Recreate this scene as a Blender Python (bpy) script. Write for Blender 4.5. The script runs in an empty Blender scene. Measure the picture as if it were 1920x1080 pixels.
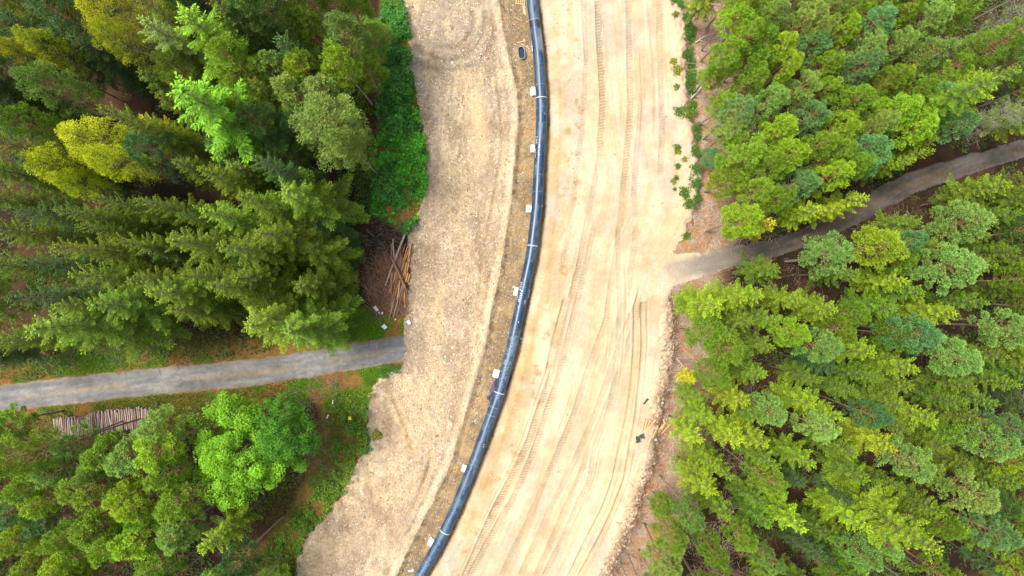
import bpy, math, random
import numpy as np
from mathutils import Vector, Matrix

# ------------------------------------------------------------------ camera, sky, sun, exposure
S = bpy.context.scene
COL = S.collection
H = 76.8                                  # flying height of the drone, m
PX = 0.06                                 # metres on the ground per photo pixel
cd = bpy.data.cameras.new('camera'); cam = bpy.data.objects.new('camera', cd); COL.objects.link(cam)
cam.location = (0, 0, H); cam.rotation_euler = (0, 0, 0)
cd.lens = 24; cd.sensor_width = 36; cd.clip_start = 0.5; cd.clip_end = 3000
S.camera = cam
SUN_EL = math.radians(64); SUN_AZ_FROM = Vector((-1.0, 0.35, 0)).normalized()
W = bpy.data.worlds.new('World'); S.world = W; W.use_nodes = True
wn = W.node_tree; bg = wn.nodes['Background']
sky = wn.nodes.new('ShaderNodeTexSky'); sky.sky_type = 'NISHITA'; sky.sun_disc = False
sky.sun_elevation = SUN_EL; sky.sun_rotation = math.atan2(SUN_AZ_FROM.x, SUN_AZ_FROM.y)
sky.dust_density = 4.0; sky.air_density = 1.0; sky.ozone_density = 0.6
hsv = wn.nodes.new('ShaderNodeHueSaturation'); hsv.inputs['Saturation'].default_value = 0.55
wn.links.new(sky.outputs[0], hsv.inputs['Color']); wn.links.new(hsv.outputs[0], bg.inputs[0])
bg.inputs[1].default_value = 0.15
sl = bpy.data.lights.new('sun', 'SUN'); sun = bpy.data.objects.new('sun', sl); COL.objects.link(sun)
sl.energy = 2.2; sl.angle = math.radians(16); sl.color = (1.0, 0.95, 0.86)
dvec = Vector((-SUN_AZ_FROM.x*math.cos(SUN_EL), -SUN_AZ_FROM.y*math.cos(SUN_EL), -math.sin(SUN_EL)))
sun.rotation_euler = dvec.to_track_quat('-Z', 'Y').to_euler(); sun.location = (-60, 20, 90)
S.view_settings.view_transform = 'Standard'; S.view_settings.look = 'None'
S.view_settings.exposure = 0.75; S.view_settings.gamma = 1.0
S.cycles.max_bounces = 6; S.cycles.diffuse_bounces = 3; S.cycles.transmission_bounces = 3

rng = np.random.default_rng(11); random.seed(5)

# ------------------------------------------------------------------ helpers
def wx(px): return (np.asarray(px, float)-960)*PX
def wy(py): return (540-np.asarray(py, float))*PX
def tag(o, label=None, cat=None, group=None, kind=None):
    if label: o['label'] = label
    if cat: o['category'] = cat
    if group: o['group'] = group
    if kind: o['kind'] = kind
    return o
def empty(name, loc):
    o = bpy.data.objects.new(name, None); COL.objects.link(o); o.location = loc
    o.empty_display_size = .3
    return o
def np_mesh(name, V, F, col=None, attrs=None, smooth=False):
    """V (n,3), F (m,k) all faces with k corners"""
    me = bpy.data.meshes.new(name); V = np.asarray(V, np.float32); F = np.asarray(F, np.int32)
    k = F.shape[1]; m = len(F)
    me.vertices.add(len(V)); me.vertices.foreach_set('co', V.ravel())
    me.loops.add(m*k); me.loops.foreach_set('vertex_index', F.ravel())
    me.polygons.add(m); me.polygons.foreach_set('loop_start', np.arange(0, m*k, k, dtype=np.int32))
    me.polygons.foreach_set('use_smooth', np.full(m, smooth))
    if col is not None:
        a = me.attributes.new('Col', 'FLOAT_COLOR', 'POINT')
        c = np.ones((len(V), 4), np.float32); c[:, :3] = col; a.data.foreach_set('color', c.ravel())
    for n, v in (attrs or {}).items():
        a = me.attributes.new(n, 'FLOAT', 'POINT'); a.data.foreach_set('value', np.asarray(v, np.float32))
    me.update(calc_edges=True); me.validate()
    return me
def mesh_obj(name, me, mat, parent=None, loc=(0, 0, 0)):
    if mat is not None and not me.materials: me.materials.append(mat)
    o = bpy.data.objects.new(name, me); COL.objects.link(o); o.location = loc
    if parent: o.parent = parent
    return o
def hash2(ix, iy, seed):
    h = (ix.astype(np.int64)*374761393 + iy.astype(np.int64)*668265263 + seed*974634777) & 0xffffffff
    h = ((h ^ (h >> 13))*1274126177) & 0xffffffff
    h = h ^ (h >> 16)
    return (h & 0xffffff)/float(0xffffff)
def vn(X, Y, scale, seed=0):
    x = X/scale; y = Y/scale; ix = np.floor(x); iy = np.floor(y); fx = x-ix; fy = y-iy
    fx = fx*fx*(3-2*fx); fy = fy*fy*(3-2*fy)
    a = hash2(ix, iy, seed); b = hash2(ix+1, iy, seed); c = hash2(ix, iy+1, seed); d = hash2(ix+1, iy+1, seed)
    return (a*(1-fx)+b*fx)*(1-fy)+(c*(1-fx)+d*fx)*fy
def fbm(X, Y, scale, seed=0, oct=4):
    r = 0; a = 1; t = 0
    for i in range(oct): r = r+a*vn(X, Y, scale/2**i, seed+i*17); t += a; a *= .55
    return r/t
def sst(x, a, b):
    t = np.clip((x-a)/(b-a), 0, 1); return t*t*(3-2*t)
def gauss(x, w): return np.exp(-(x/w)**2)
class Line:
    """a line in photo pixels given as x = f(y) (or y = f(x)), smoothed, with its arc length"""
    def __init__(s, pts, flip=False, smooth=25):
        p = np.array(pts, float)
        if flip: p = p[:, ::-1]
        s.t0, s.t1 = p[0, 1], p[-1, 1]
        s.t = np.arange(s.t0-1000, s.t1+1001.)
        sl0 = (p[1, 0]-p[0, 0])/(p[1, 1]-p[0, 1]); sl1 = (p[-1, 0]-p[-2, 0])/(p[-1, 1]-p[-2, 1])
        e = np.vstack([[p[0, 0]-sl0*1300, p[0, 1]-1300], p, [p[-1, 0]+sl1*1300, p[-1, 1]+1300]])
        tt = np.arange(s.t[0]-smooth, s.t[-1]+smooth+1); v = np.interp(tt, e[:, 1], e[:, 0])
        k = np.hanning(2*smooth+1); k /= k.sum(); s.v = np.convolve(v, k, 'valid')
        g = np.gradient(s.v); s.c = 1/np.sqrt(1+g*g); s.s = np.cumsum(np.sqrt(1+g*g))*PX
    def at(s, t): return np.interp(t, s.t, s.v)
    def d(s, X, T): return (X-np.interp(T, s.t, s.v))*np.interp(T, s.t, s.c)      # signed px distance
    def arc(s, T): return np.interp(T, s.t, s.s)

# ------------------------------------------------------------------ lines of the site (photo pixels on the ground)
EDGE_L = Line([(752,0),(765,60),(768,120),(783,190),(790,240),(798,300),(800,350),(782,400),(768,440),(768,500),(765,560),(762,600),
               (762,650),(755,682),(722,700),(700,722),(688,760),(694,800),(688,840),(664,870),(655,910),(615,960),(572,1010),(553,1080)], smooth=10)
EDGE_R = Line([(1278,0),(1283,60),(1285,130),(1290,200),(1300,270),(1312,330),(1302,390),(1288,430),(1268,460),(1262,500),(1258,545),(1262,600),
               (1262,650),(1252,700),(1243,760),(1236,800),(1222,870),(1200,930),(1188,970),(1160,1040),(1142,1080)], smooth=12)
PIPE = Line([(997.5,0),(1010,100),(1015,184),(1015.5,235),(1011.5,300),(1007,390),(998.5,461),(994,490),(983,540),(960,650),(937,735),(903,830),
             (892,860),(856,950),(833,1000),(803,1055),(788,1080)], smooth=30)
RIDGE = Line([(932,0),(940,60),(952,110),(962,150),(969,200),(968,250),(962,310),(955,380),(944,450),(936,500),(927,545),(917,595),(905,655),
              (893,700),(878,750),(862,800),(848,850),(828,900),(806,945),(782,990),(757,1040),(740,1080)])
ROAD_L = Line([(0,748),(100,736),(240,720),(360,709),(480,698),(600,679),(700,662),(770,651)], flip=True)
ROAD_R = Line([(1190,528),(1240,512),(1300,499),(1380,480),(1450,466),(1520,441),(1600,402),(1650,374),(1700,346),(1800,313),(1880,290),(1920,278)], flip=True)

# ------------------------------------------------------------------ terrain grid
def axis(parts):
    out = []
    for a, b, st in parts: out += list(np.arange(a, b-1e-6, st))
    out.append(parts[-1][1]); return np.array(out)
xs = axis([(-900,-200,50),(-200,-70,8),(-70,-60,1),(-60,-26,.2),(-26,22,.105),(22,60,.2),(60,70,1),(70,200,8),(200,900,50)])
ys = axis([(-900,-200,50),(-200,-45,8),(-45,-35,1),(-35,35,.12),(35,45,1),(45,200,8),(200,900,50)])
GX, GY = np.meshgrid(xs, ys)
def site(X, Y):
    """everything about the ground at world X, Y: zone id, height, albedo, tread mask and tread coordinate"""
    px = X/PX+960; py = 540-Y/PX
    # ragged outlines
    j1 = (fbm(X, Y, 2.4, 3)-.5)*26+(fbm(X, Y, .5, 4, 3)-.5)*26
    j2 = (fbm(X, Y, 2.0, 5)-.5)*16+(fbm(X, Y, .45, 6, 3)-.5)*14
    dl = EDGE_L.d(px, py)+j1*.55; dr = -(EDGE_R.d(px, py)+j2*.8)
    dp = PIPE.d(px, py); dg = RIDGE.d(px, py)
    n1 = fbm(X, Y, 8, 21); n2 = fbm(X, Y, 2.2, 22); n3 = fbm(X, Y, .6, 23, 3); n4 = vn(X, Y, .22, 24)
    inside = (dl > 0) & (dr > 0)
    yl = ROAD_L.d(py, px); hwl = 25+(fbm(X, Y, 1.2, 9)-.5)*8
    yr = ROAD_R.d(py, px); hwr = np.interp(px, [1190,1230,1270,1320,1450,1600,1700,1800,1920], [44,40,28,21,16,17,21,18,16])+(fbm(X, Y, 1.2, 10)-.5)*9
    zone = np.zeros(X.shape, int)                                   # 0 forest floor
    sandstrip = inside & (dp > 0); zone[inside & (dp <= 0)] = 2; zone[sandstrip] = 1
    wob = (fbm(X, Y, 1.0, 31)-.5)*10
    trench = inside & (dg > 3+wob*.5) & (dp < 16+wob*.8)
    zone[trench] = 3
    zone[(zone == 0) & (np.abs(yl) < hwl) & (px < 780)] = 4
    zone[((zone == 0) | ((zone == 1) & (px > 1205+wob*4))) & (np.abs(yr) < hwr) & (px > 1190)] = 5
    # ---- height
    Z = (n1-.5)*.5
    ins = sst(np.minimum(dl, dr), 0, 25)
    Z = Z*(1-ins*.7)
    Z += .10*(n3-.5)*(zone == 0)+.07*(n3-.5)*(zone == 2)+.04*(n4-.5)*(zone == 2)+.02*(n3-.5)*(zone == 1)
    Z += np.where(zone == 2, .34*(n2-.5)+.25*(fbm(X, Y, 1.1, 89, 3)-.5), 0)
    Z += (.05+.36*n2)*gauss(dg+2+wob*.7, 8)*inside+.10*gauss(dg+17+wob*.5, 4)*inside
    tf = sst(dg, 2, 15)*(1-sst(dp, 9, 24))*inside
    Z = Z*(1-tf)+tf*(-.38+.12*(n3-.5)+.07*(n4-.5)+.1*(n2-.5))
    Z += .10*gauss(dp-31+wob*.4, 6)*inside
    # banks along both edges of the strip
    lowr = sst(py, 535, 580)
    Z += lowr*(.55+.7*(n2-.5))*gauss(dr-6, 13)*(.6+.8*n3)+lowr*.35*(n3-.5)*gauss(dr-2, 14)
    Z += (1-lowr)*(.35+.3*(n2-.5))*gauss(dr-9, 12)*(1-sst(py, 400, 450))
    Z -= (1-lowr)*.45*gauss(dr+12, 10)*(1-sst(py, 400, 450))
    Z += .22*gauss(dl-2, 9)*(.4+n2)*(1-gauss(np.abs(yl), 30))
    # ---- albedo
    C = np.zeros(X.shape+(3,))
    def put(mask, c): C[mask] = c[mask] if getattr(c, 'ndim', 0) == C.ndim else c
    def mixc(a, b, t): return np.array(a)*(1-t[..., None])+np.array(b)*t[..., None]
    fl = mixc((.032,.019,.011), (.062,.034,.016), sst(n2, .35, .65)); fl = fl*(.75+.5*n3)[..., None]
    # grassy verge ground
    g = verge_mask(px, py, dl, dr, yl, yr)
    gr = mixc((.08,.11,.015), (.20,.105,.03), sst(n2, .4, .6))
    fl = fl*(1-g[..., None])+gr*g[..., None]*(.7+.6*n3)[..., None]
    # bleached slash and dry needles beside the right edge
    rr = sst(-dr, -4, 4)*(1-sst(-dr, 60, 120))*(px > 1000)
    sl_ = mixc((.25,.15,.085), (.27,.21,.15), sst(n3, .4, .62)); sl_ = mixc2(sl_, (.27,.14,.05), sst(fbm(X, Y, 1.6, 41, 5), .57, .70))
    fl = fl*(1-.8*rr[..., None])+sl_*(.8*rr)[..., None]
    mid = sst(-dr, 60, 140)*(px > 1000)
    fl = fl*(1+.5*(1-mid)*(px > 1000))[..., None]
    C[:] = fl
    # sand
    band = fbm(X*1.0+((px-EDGE_R.at(py))*PX)*0, Y*.12, 1.3, 51)
    u = (px-EDGE_R.at(py))*PX
    str1 = fbm(u*1.0, Y*.09, .9, 52, 4); str2 = fbm(u, Y*.05, .35, 53, 3)
    sand = mixc((.66,.555,.41), (.63,.50,.33), sst(str1, .40, .66))
    sand = mixc2(sand, (.60,.53,.44), sst(fbm(X, Y*.5, 3.2, 54), .5, .68)*.8)
    sand = mixc2(sand, (.57,.41,.22), sst(str2, .56, .74)*.4)
    sand = mixc2(sand, (.50,.33,.17), sst(fbm(X, Y, .8, 55), .62, .74)*sst(28-np.abs(dp-62), 0, 20)*.9)
    sand = mixc2(sand, (.55,.37,.15), gauss(dp-34, 16)*sst(n2, .38, .6)*.6)
    sand = sand*np.array([.79,.75,.685])*(.84+.20*n3+.12*n4)[..., None]*(.9+.2*sst(fbm(X, Y, 2.5, 80, 5), .35, .65))[..., None]
    edge = gauss(dr, 16); sand = mixc2(sand, (.42,.31,.20), edge*sst(n3, .35, .6)*(.4+.5*lowr)); sand = mixc2(sand, (.17,.11,.065), lowr*gauss(dr-1, 12)*sst(fbm(X, Y, .9, 56, 4), .40, .52)*.85)
    m = (zone == 1); C[m] = sand[m]
    # gravel
    gv = mixc((.44,.325,.215), (.53,.395,.255), sst(n2, .35, .65)); gv = mixc2(gv, (.37,.31,.23), sst(430-py, 0, 300)*.55)
    gv = mixc2(gv, (.58,.46,.30), sst(fbm(X, Y*.45, 2.4, 57), .55, .70)*.9)
    gv = mixc2(gv, (.30,.20,.11), sst(fbm(X*1.4, Y*.5, 1.8, 58, 5), .53, .66)*.6); gv = mixc2(gv, (.60,.45,.26), sst(fbm(X*1.2, Y*.6, 3.5, 88, 5), .55, .64)*.7)
    gv = gv*(.52+.40*n3+.30*n4)[..., None]
    gv = mixc2(gv, (.62,.49,.32), gauss(dg+3+wob, 9)*.65*(.4+n2))
    # smooth driven lanes on the gravel side
    ln = gauss(px-np.interp(py, [150,330], [888,905]), 17)*sst(py, 160, 190)*(1-sst(py, 290, 330))
    gv = mixc2(gv, (.56,.42,.24), ln*.9)
    m = (zone == 2); C[m] = gv[m]
    tr = mixc((.23,.165,.09), (.36,.255,.13), sst(n2, .4, .62)); tr = mixc2(tr, (.42,.22,.08), sst(fbm(X, Y, .9, 59), .62, .74)*.7)
    tr = mixc2(tr, (.55,.40,.21), (1-sst(dg, 8, 20))*sst(n3, .3, .55)*.7); tr = tr*(.75+.3*n3+.2*n4)[..., None]
    m = (zone == 3); C[m] = tr[m]
    def road(yy, s):
        r = mixc((.165,.162,.160), (.23,.225,.215), sst(fbm(X*.12, yy*PX, .5, s), .35, .65))
        r = mixc2(r, (.26,.21,.14), gauss(yy-2, 6)*sst(fbm(X*.25, yy*.06, .8, s+2), .4, .6)*.8)
        r = mixc2(r, (.22,.17,.11), sst(np.abs(yy), 15, 27)*.8)
        return r*(.62+.4*n3+.25*n4)[..., None]*(.88+.24*sst(fbm(X*.4, Y, 1.2, s+5, 5), .35, .65))[..., None]
    R = road(yl, 61); m = zone == 4; C[m] = R[m]
    R = road(yr, 71); R = mixc2(R*.55*np.array([1.1,.97,.84]), (.34,.29,.23), (1-sst(px, 1240, 1450))*.8); tt = np.clip((1-sst(px+(n3-.5)*80+(n2-.5)*80, 1215, 1340))+sst(np.abs(yr)+(n3-.5)*16, 12, 26)*(1-sst(px, 1290, 1380)), 0, 1)[..., None]; R = R*(1-tt)+sand*tt; m = zone == 5; C[m] = R[m]  # right road darkened beyond the junction: forest shade painted into albedo; mouth blends to sand
    # ---- tyre and crawler tracks
    tread = np.zeros(X.shape); ts = np.zeros(X.shape)
    for L, hw, dep, mk, y0, y1, smooth in TRACKS:
        d = L.d(px, py)+(fbm(X, Y, 7, 91, 2)-.5)*4; on = sst(py, y0-12, y0+12)*(1-sst(py, y1-12, y1+12))*(zone == 1)
        patch = .2+.8*sst(fbm(X, Y*.35, 3.0, 92, 5), .40, .58)
        core = (1-sst(np.abs(d), hw-1.2, hw+.6))*on
        fade = .35+.65*sst(fbm(X, Y*.3, 4, 95, 3), .38, .58); Z += (-dep*core+dep*.9*gauss(np.abs(d)-hw-1.6, 1.7)*on)*fade
        if not smooth:
            sel = core*patch*mk > tread; tread = np.where(sel, core*patch*mk, tread); ts = np.where(sel, L.arc(py)+d*PX*.25, ts)
        C *= (1-.10*core*on)[..., None]
        e = gauss(np.abs(d)-hw, 1.3)*on*dep*6*fade
        C = mixc2(C, (.45,.30,.14), np.clip(e*sst(fbm(X, Y*.3, 1.2, 93), .35, .6), 0, .6))
    for L, w, dep, y0, y1 in RUTS:
        d = L.d(px, py)+(fbm(X, Y, 9, 94, 2)-.5)*5; on = sst(py, y0-15, y0+15)*(1-sst(py, y1-15, y1+15))*inside
        on = on*(.15+.85*sst(fbm(X, Y*.3, 4, 96, 3), .42, .56)); Z += (-dep*gauss(d, w)+dep*.6*gauss(np.abs(d)-w*2.2, w))*on
        C = mixc2(C, (.42,.28,.14), gauss(d, w)*on*.5)
    # curved turning marks of the digger, top of the gravel side
    r = np.hypot((px-838)*1.0, (py-38)*1.0); dd = 0
    for r0 in (52, 74, 96):
        dd = dd+gauss(r-r0-(n2-.5)*10, 4.5)*(py > 20)*(dl > 12)*(dg < -8)*sst(n1, .3, .5)
    Z += -.16*dd
    C *= (1-.2*np.clip(dd, 0, 1))[..., None]
    return zone, Z, np.clip(C, .004, .8), tread, ts, dl, dr, dp, dg, yl, yr
def mixc2(a, b, t): return a*(1-t[..., None])+np.array(b)*t[..., None]
def verge_mask(px, py, dl, dr, yl, yr):
    in1 = np.interp(py, [0,80,180,250,330,400,440], [712,706,706,712,694,690,760])
    a = sst(px-in1, -6, 6)*(py < 440)*sst(-dl, -30, 0)
    in2 = np.interp(py, [690,720,760,850,900,960,1000,1080], [560,540,600,592,570,540,505,440])
    b = sst(px-in2, -10, 12)*(py > 690)*(px < 800)*(dl < 10)
    c = (1-sst(np.abs(yl+4), 45, 75))*(px < 770)
    c2 = sst(px, 610, 640)*sst(py, 575, 600)*(py < 700)*(px < 775)
    return np.clip(np.maximum.reduce([a, b, c, c2]), 0, 1)*np.where(px < 1000, 1, 0)
def L_(p, **k): return Line(p, **k)
T1 = L_([(1122,0),(1122,60),(1128,130),(1130,200),(1125,300),(1108,380),(1098,430),(1085,500),(1070,560),(1052,630),(1035,700),(1010,770),(990,830),(962,890),(930,950),(890,1040),(872,1080)])
T1b = L_([(1112,260),(1110,330),(1120,400),(1098,500),(1083,560),(1063,640),(1046,710),(1022,780),(1000,850),(965,930),(925,1000),(880,1080)])
T2 = L_([(1180,0),(1180,100),(1182,200),(1175,300),(1165,400),(1152,500),(1137,600),(1107,680),(1075,780),(1050,840),(1020,910),(990,980),(950,1060),(940,1080)])
T4 = L_([(1150,300),(1158,430),(1163,560),(1160,640),(1152,720),(1138,790),(1116,840),(1106,900),(1082,950),(1060,1000),(1020,1080)])
T5 = L_([(1204,530),(1190,575),(1190,650),(1184,720),(1176,780),(1163,840),(1150,900),(1132,950),(1100,1010),(1066,1080)])
T6 = L_([(1210,530),(1203,575),(1205,650),(1199,720),(1193,780),(1182,840),(1172,900),(1150,955),(1120,1015),(1085,1080)])
T7 = L_([(1236,0),(1238,120),(1243,240),(1240,330)])
T8 = L_([(1215,0),(1222,80),(1228,160),(1226,260)])
T9 = L_([(1060,560),(1050,600),(1036,650),(1027,700)])
TA = L_([(1262,470),(1215,530),(1180,600),(1150,680),(1120,770),(1090,840),(1060,900),(1030,960),(985,1060),(978,1080)])
TB = L_([(1290,462),(1235,520),(1196,590),(1165,690),(1140,760),(1100,860),(1045,990),(1005,1080)])
TC = L_([(1095,0),(1100,100),(1095,220),(1080,340),(1066,440),(1048,520)])
TD = L_([(1204,150),(1198,260),(1190,360),(1192,450),(1180,540),(1150,640),(1118,720)])
TRACKS = [(TA,5.5,.035,.45,560,1080,0),(TB,5.5,.03,.35,560,1080,0),(TC,5,.02,.3,0,500,0),(TD,6,.02,.35,170,700,0),(T1,5.5,.07,1.0,0,1080,0),(T1b,5.5,.05,.9,420,1080,0),(T2,5.5,.04,.7,0,1080,0),(T4,5,.035,.55,420,1080,0),(T5,3.2,.12,.4,545,1080,1),(T6,3.2,.12,.4,545,1080,1),
          (T7,6,.025,.35,0,330,0),(T8,3,.08,.3,10,250,1),(T9,5,.12,.3,560,700,1)]
def off(L, dx, y0, y1): return Line([(L.at(y)+dx, y) for y in range(y0, y1+1, 20)])
RUTS = [(off(T1,-28,0,1080),1.1,.07,0,330),(off(T1,8,300,1080),1.1,.09,300,1060),(off(T2,-16,0,1080),1.2,.05,0,900),(off(T2,22,0,500),1.2,.07,100,300),
        (off(T4,-20,300,1080),1.2,.04,600,1080),(off(T4,10,300,1080),1.3,.07,500,1080),(off(T1,-12,400,1080),1.2,.08,480,1080),(off(T6,9,540,1080),1.2,.06,560,1080),
        (Line([(790,60),(800,130),(840,200)]),3,.05,60,200),(Line([(868,160),(872,250),(880,330)]),2,.05,150,330),
        (Line([(735,740),(760,800),(780,860),(770,930),(740,1000),(690,1080)]),4,.16,740,1080),(Line([(775,700),(790,760),(812,820),(800,900),(770,960),(730,1040),(705,1080)]),4,.16,700,1080),
        (Line([(850,700),(835,790),(805,880),(770,960),(735,1040)]),4,.14,700,1060),(Line([(905,500),(900,560),(885,640),(865,720),(840,800)]),4,.12,480,800),
        (Line([(925,60),(935,160),(945,260),(930,360),(915,450)]),3.5,.13,40,460)]
zone, GZ, GC, GT, GS, gdl, gdr, gdp, gdg, gyl, gyr = site(GX, GY)
ny, nx = GX.shape
far = np.maximum(np.maximum(np.abs(GX)-62, np.abs(GY)-37), 0); GZ = np.where(far > 0, GZ*.3, GZ)
def ground_z(x, y):
    """height of the terrain mesh at a world point"""
    x = np.asarray(x, float); y = np.asarray(y, float)
    i = np.clip(np.searchsorted(xs, x)-1, 0, nx-2); j = np.clip(np.searchsorted(ys, y)-1, 0, ny-2)
    fx = (x-xs[i])/(xs[i+1]-xs[i]); fy = (y-ys[j])/(ys[j+1]-ys[j])
    return (GZ[j,i]*(1-fx)+GZ[j,i+1]*fx)*(1-fy)+(GZ[j+1,i]*(1-fx)+GZ[j+1,i+1]*fx)*fy

# ------------------------------------------------------------------ materials
def new_mat(name):
    m = bpy.data.materials.new(name); m.use_nodes = True; nt = m.node_tree
    return m, nt, nt.nodes['Principled BSDF']
def node(nt, t, **k):
    n = nt.nodes.new(t)
    for a, v in k.items(): setattr(n, a, v)
    return n
def math_(nt, op, a, b=None, c=None):
    n = node(nt, 'ShaderNodeMath', operation=op)
    for i, v in enumerate((a, b, c)):
        if v is None: continue
        if isinstance(v, (int, float)): n.inputs[i].default_value = v
        else: nt.links.new(v, n.inputs[i])
    return n.outputs[0]
def ground_mat(name, contrast, fine, bump, tread=False, rough=.95):
    m, nt, b = new_mat(name); L = nt.links
    at = node(nt, 'ShaderNodeAttribute', attribute_name='Col'); tc = node(nt, 'ShaderNodeTexCoord')
    n1 = node(nt, 'ShaderNodeTexNoise'); n1.inputs['Scale'].default_value = fine; n1.inputs['Detail'].default_value = 5; n1.inputs['Roughness'].default_value = .7
    v = node(nt, 'ShaderNodeTexVoronoi'); v.inputs['Scale'].default_value = fine*1.6
    L.new(tc.outputs['Object'], n1.inputs['Vector']); L.new(tc.outputs['Object'], v.inputs['Vector'])
    sep = node(nt, 'ShaderNodeSeparateColor'); L.new(v.outputs['Color'], sep.inputs[0])
    f = math_(nt, 'ADD', math_(nt, 'MULTIPLY', n1.outputs['Fac'], contrast), math_(nt, 'MULTIPLY', sep.outputs[0], contrast*.55))
    f = math_(nt, 'ADD', f, 1-contrast*.78)
    h = math_(nt, 'ADD', n1.outputs['Fac'], math_(nt, 'MULTIPLY', v.outputs['Distance'], -.6))
    if tread:
        tm = node(nt, 'ShaderNodeAttribute', attribute_name='tread').outputs['Fac']; sc = node(nt, 'ShaderNodeAttribute', attribute_name='along').outputs['Fac']
        w = math_(nt, 'SINE', math_(nt, 'MULTIPLY', sc, 2*math.pi/.34)); w = math_(nt, 'MULTIPLY', math_(nt, 'GREATER_THAN', w, .15), tm)
        f = math_(nt, 'SUBTRACT', f, math_(nt, 'MULTIPLY', w, .24))
        h = math_(nt, 'SUBTRACT', h, math_(nt, 'MULTIPLY', w, 3.0))
    vm = node(nt, 'ShaderNodeVectorMath', operation='SCALE'); L.new(at.outputs['Color'], vm.inputs[0]); L.new(f, vm.inputs['Scale'])
    L.new(vm.outputs[0], b.inputs['Base Color'])
    bp = node(nt, 'ShaderNodeBump'); bp.inputs['Strength'].default_value = 1; bp.inputs['Distance'].default_value = bump
    L.new(h, bp.inputs['Height']); L.new(bp.outputs[0], b.inputs['Normal'])
    b.inputs['Roughness'].default_value = rough; b.inputs['Specular IOR Level'].default_value = .15
    return m
def attr_mat(name, rough=.9, scale=6, amt=.35, spec=.2, stretch=None, bump=0):
    """mesh colour attribute times noise"""
    m, nt, b = new_mat(name); L = nt.links
    at = node(nt, 'ShaderNodeAttribute', attribute_name='Col'); tc = node(nt, 'ShaderNodeTexCoord')
    n1 = node(nt, 'ShaderNodeTexNoise'); n1.inputs['Scale'].default_value = scale; n1.inputs['Detail'].default_value = 4
    src = tc.outputs['Object']
    if stretch:
        mp = node(nt, 'ShaderNodeMapping'); mp.inputs['Scale'].default_value = stretch; L.new(src, mp.inputs[0]); src = mp.outputs[0]
    L.new(src, n1.inputs['Vector'])
    f = math_(nt, 'ADD', math_(nt, 'MULTIPLY', n1.outputs['Fac'], amt*2), 1-amt)
    vm = node(nt, 'ShaderNodeVectorMath', operation='SCALE'); L.new(at.outputs['Color'], vm.inputs[0]); L.new(f, vm.inputs['Scale'])
    L.new(vm.outputs[0], b.inputs['Base Color']); b.inputs['Roughness'].default_value = rough; b.inputs['Specular IOR Level'].default_value = spec
    if bump:
        bp = node(nt, 'ShaderNodeBump'); bp.inputs['Distance'].default_value = bump; L.new(n1.outputs['Fac'], bp.inputs['Height']); L.new(bp.outputs[0], b.inputs['Normal'])
    return m
def noise_mat(name, c1, c2, scale=3, rough=.8, spec=.3, metal=0, bump=0, stretch=(1, 1, 1), lo=.35, hi=.65, objrand=0):
    m, nt, b = new_mat(name); L = nt.links
    tc = node(nt, 'ShaderNodeTexCoord'); mp = node(nt, 'ShaderNodeMapping'); mp.inputs['Scale'].default_value = stretch
    n1 = node(nt, 'ShaderNodeTexNoise'); n1.inputs['Scale'].default_value = scale; n1.inputs['Detail'].default_value = 6; n1.inputs['Roughness'].default_value = .65
    L.new(tc.outputs['Object'], mp.inputs[0])
    if objrand:
        oi = node(nt, 'ShaderNodeObjectInfo'); va = node(nt, 'ShaderNodeVectorMath', operation='ADD'); cx = node(nt, 'ShaderNodeCombineXYZ')
        L.new(math_(nt, 'MULTIPLY', oi.outputs['Random'], 50.), cx.inputs[0]); L.new(mp.outputs[0], va.inputs[0]); L.new(cx.outputs[0], va.inputs[1]); L.new(va.outputs[0], n1.inputs['Vector'])
    else: L.new(mp.outputs[0], n1.inputs['Vector'])
    cr = node(nt, 'ShaderNodeValToRGB'); cr.color_ramp.elements[0].position = lo; cr.color_ramp.elements[1].position = hi
    cr.color_ramp.elements[0].color = (*c1, 1); cr.color_ramp.elements[1].color = (*c2, 1)
    L.new(n1.outputs['Fac'], cr.inputs[0]); out = cr.outputs[0]
    if objrand:
        vm = node(nt, 'ShaderNodeVectorMath', operation='SCALE'); L.new(out, vm.inputs[0])
        L.new(math_(nt, 'ADD', math_(nt, 'MULTIPLY', oi.outputs['Random'], objrand*2), 1-objrand), vm.inputs['Scale']); out = vm.outputs[0]
    L.new(out, b.inputs['Base Color'])
    b.inputs['Roughness'].default_value = rough; b.inputs['Specular IOR Level'].default_value = spec; b.inputs['Metallic'].default_value = metal
    if bump:
        bp = node(nt, 'ShaderNodeBump'); bp.inputs['Distance'].default_value = bump; L.new(n1.outputs['Fac'], bp.inputs['Height']); L.new(bp.outputs[0], b.inputs['Normal'])
    return m
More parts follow.
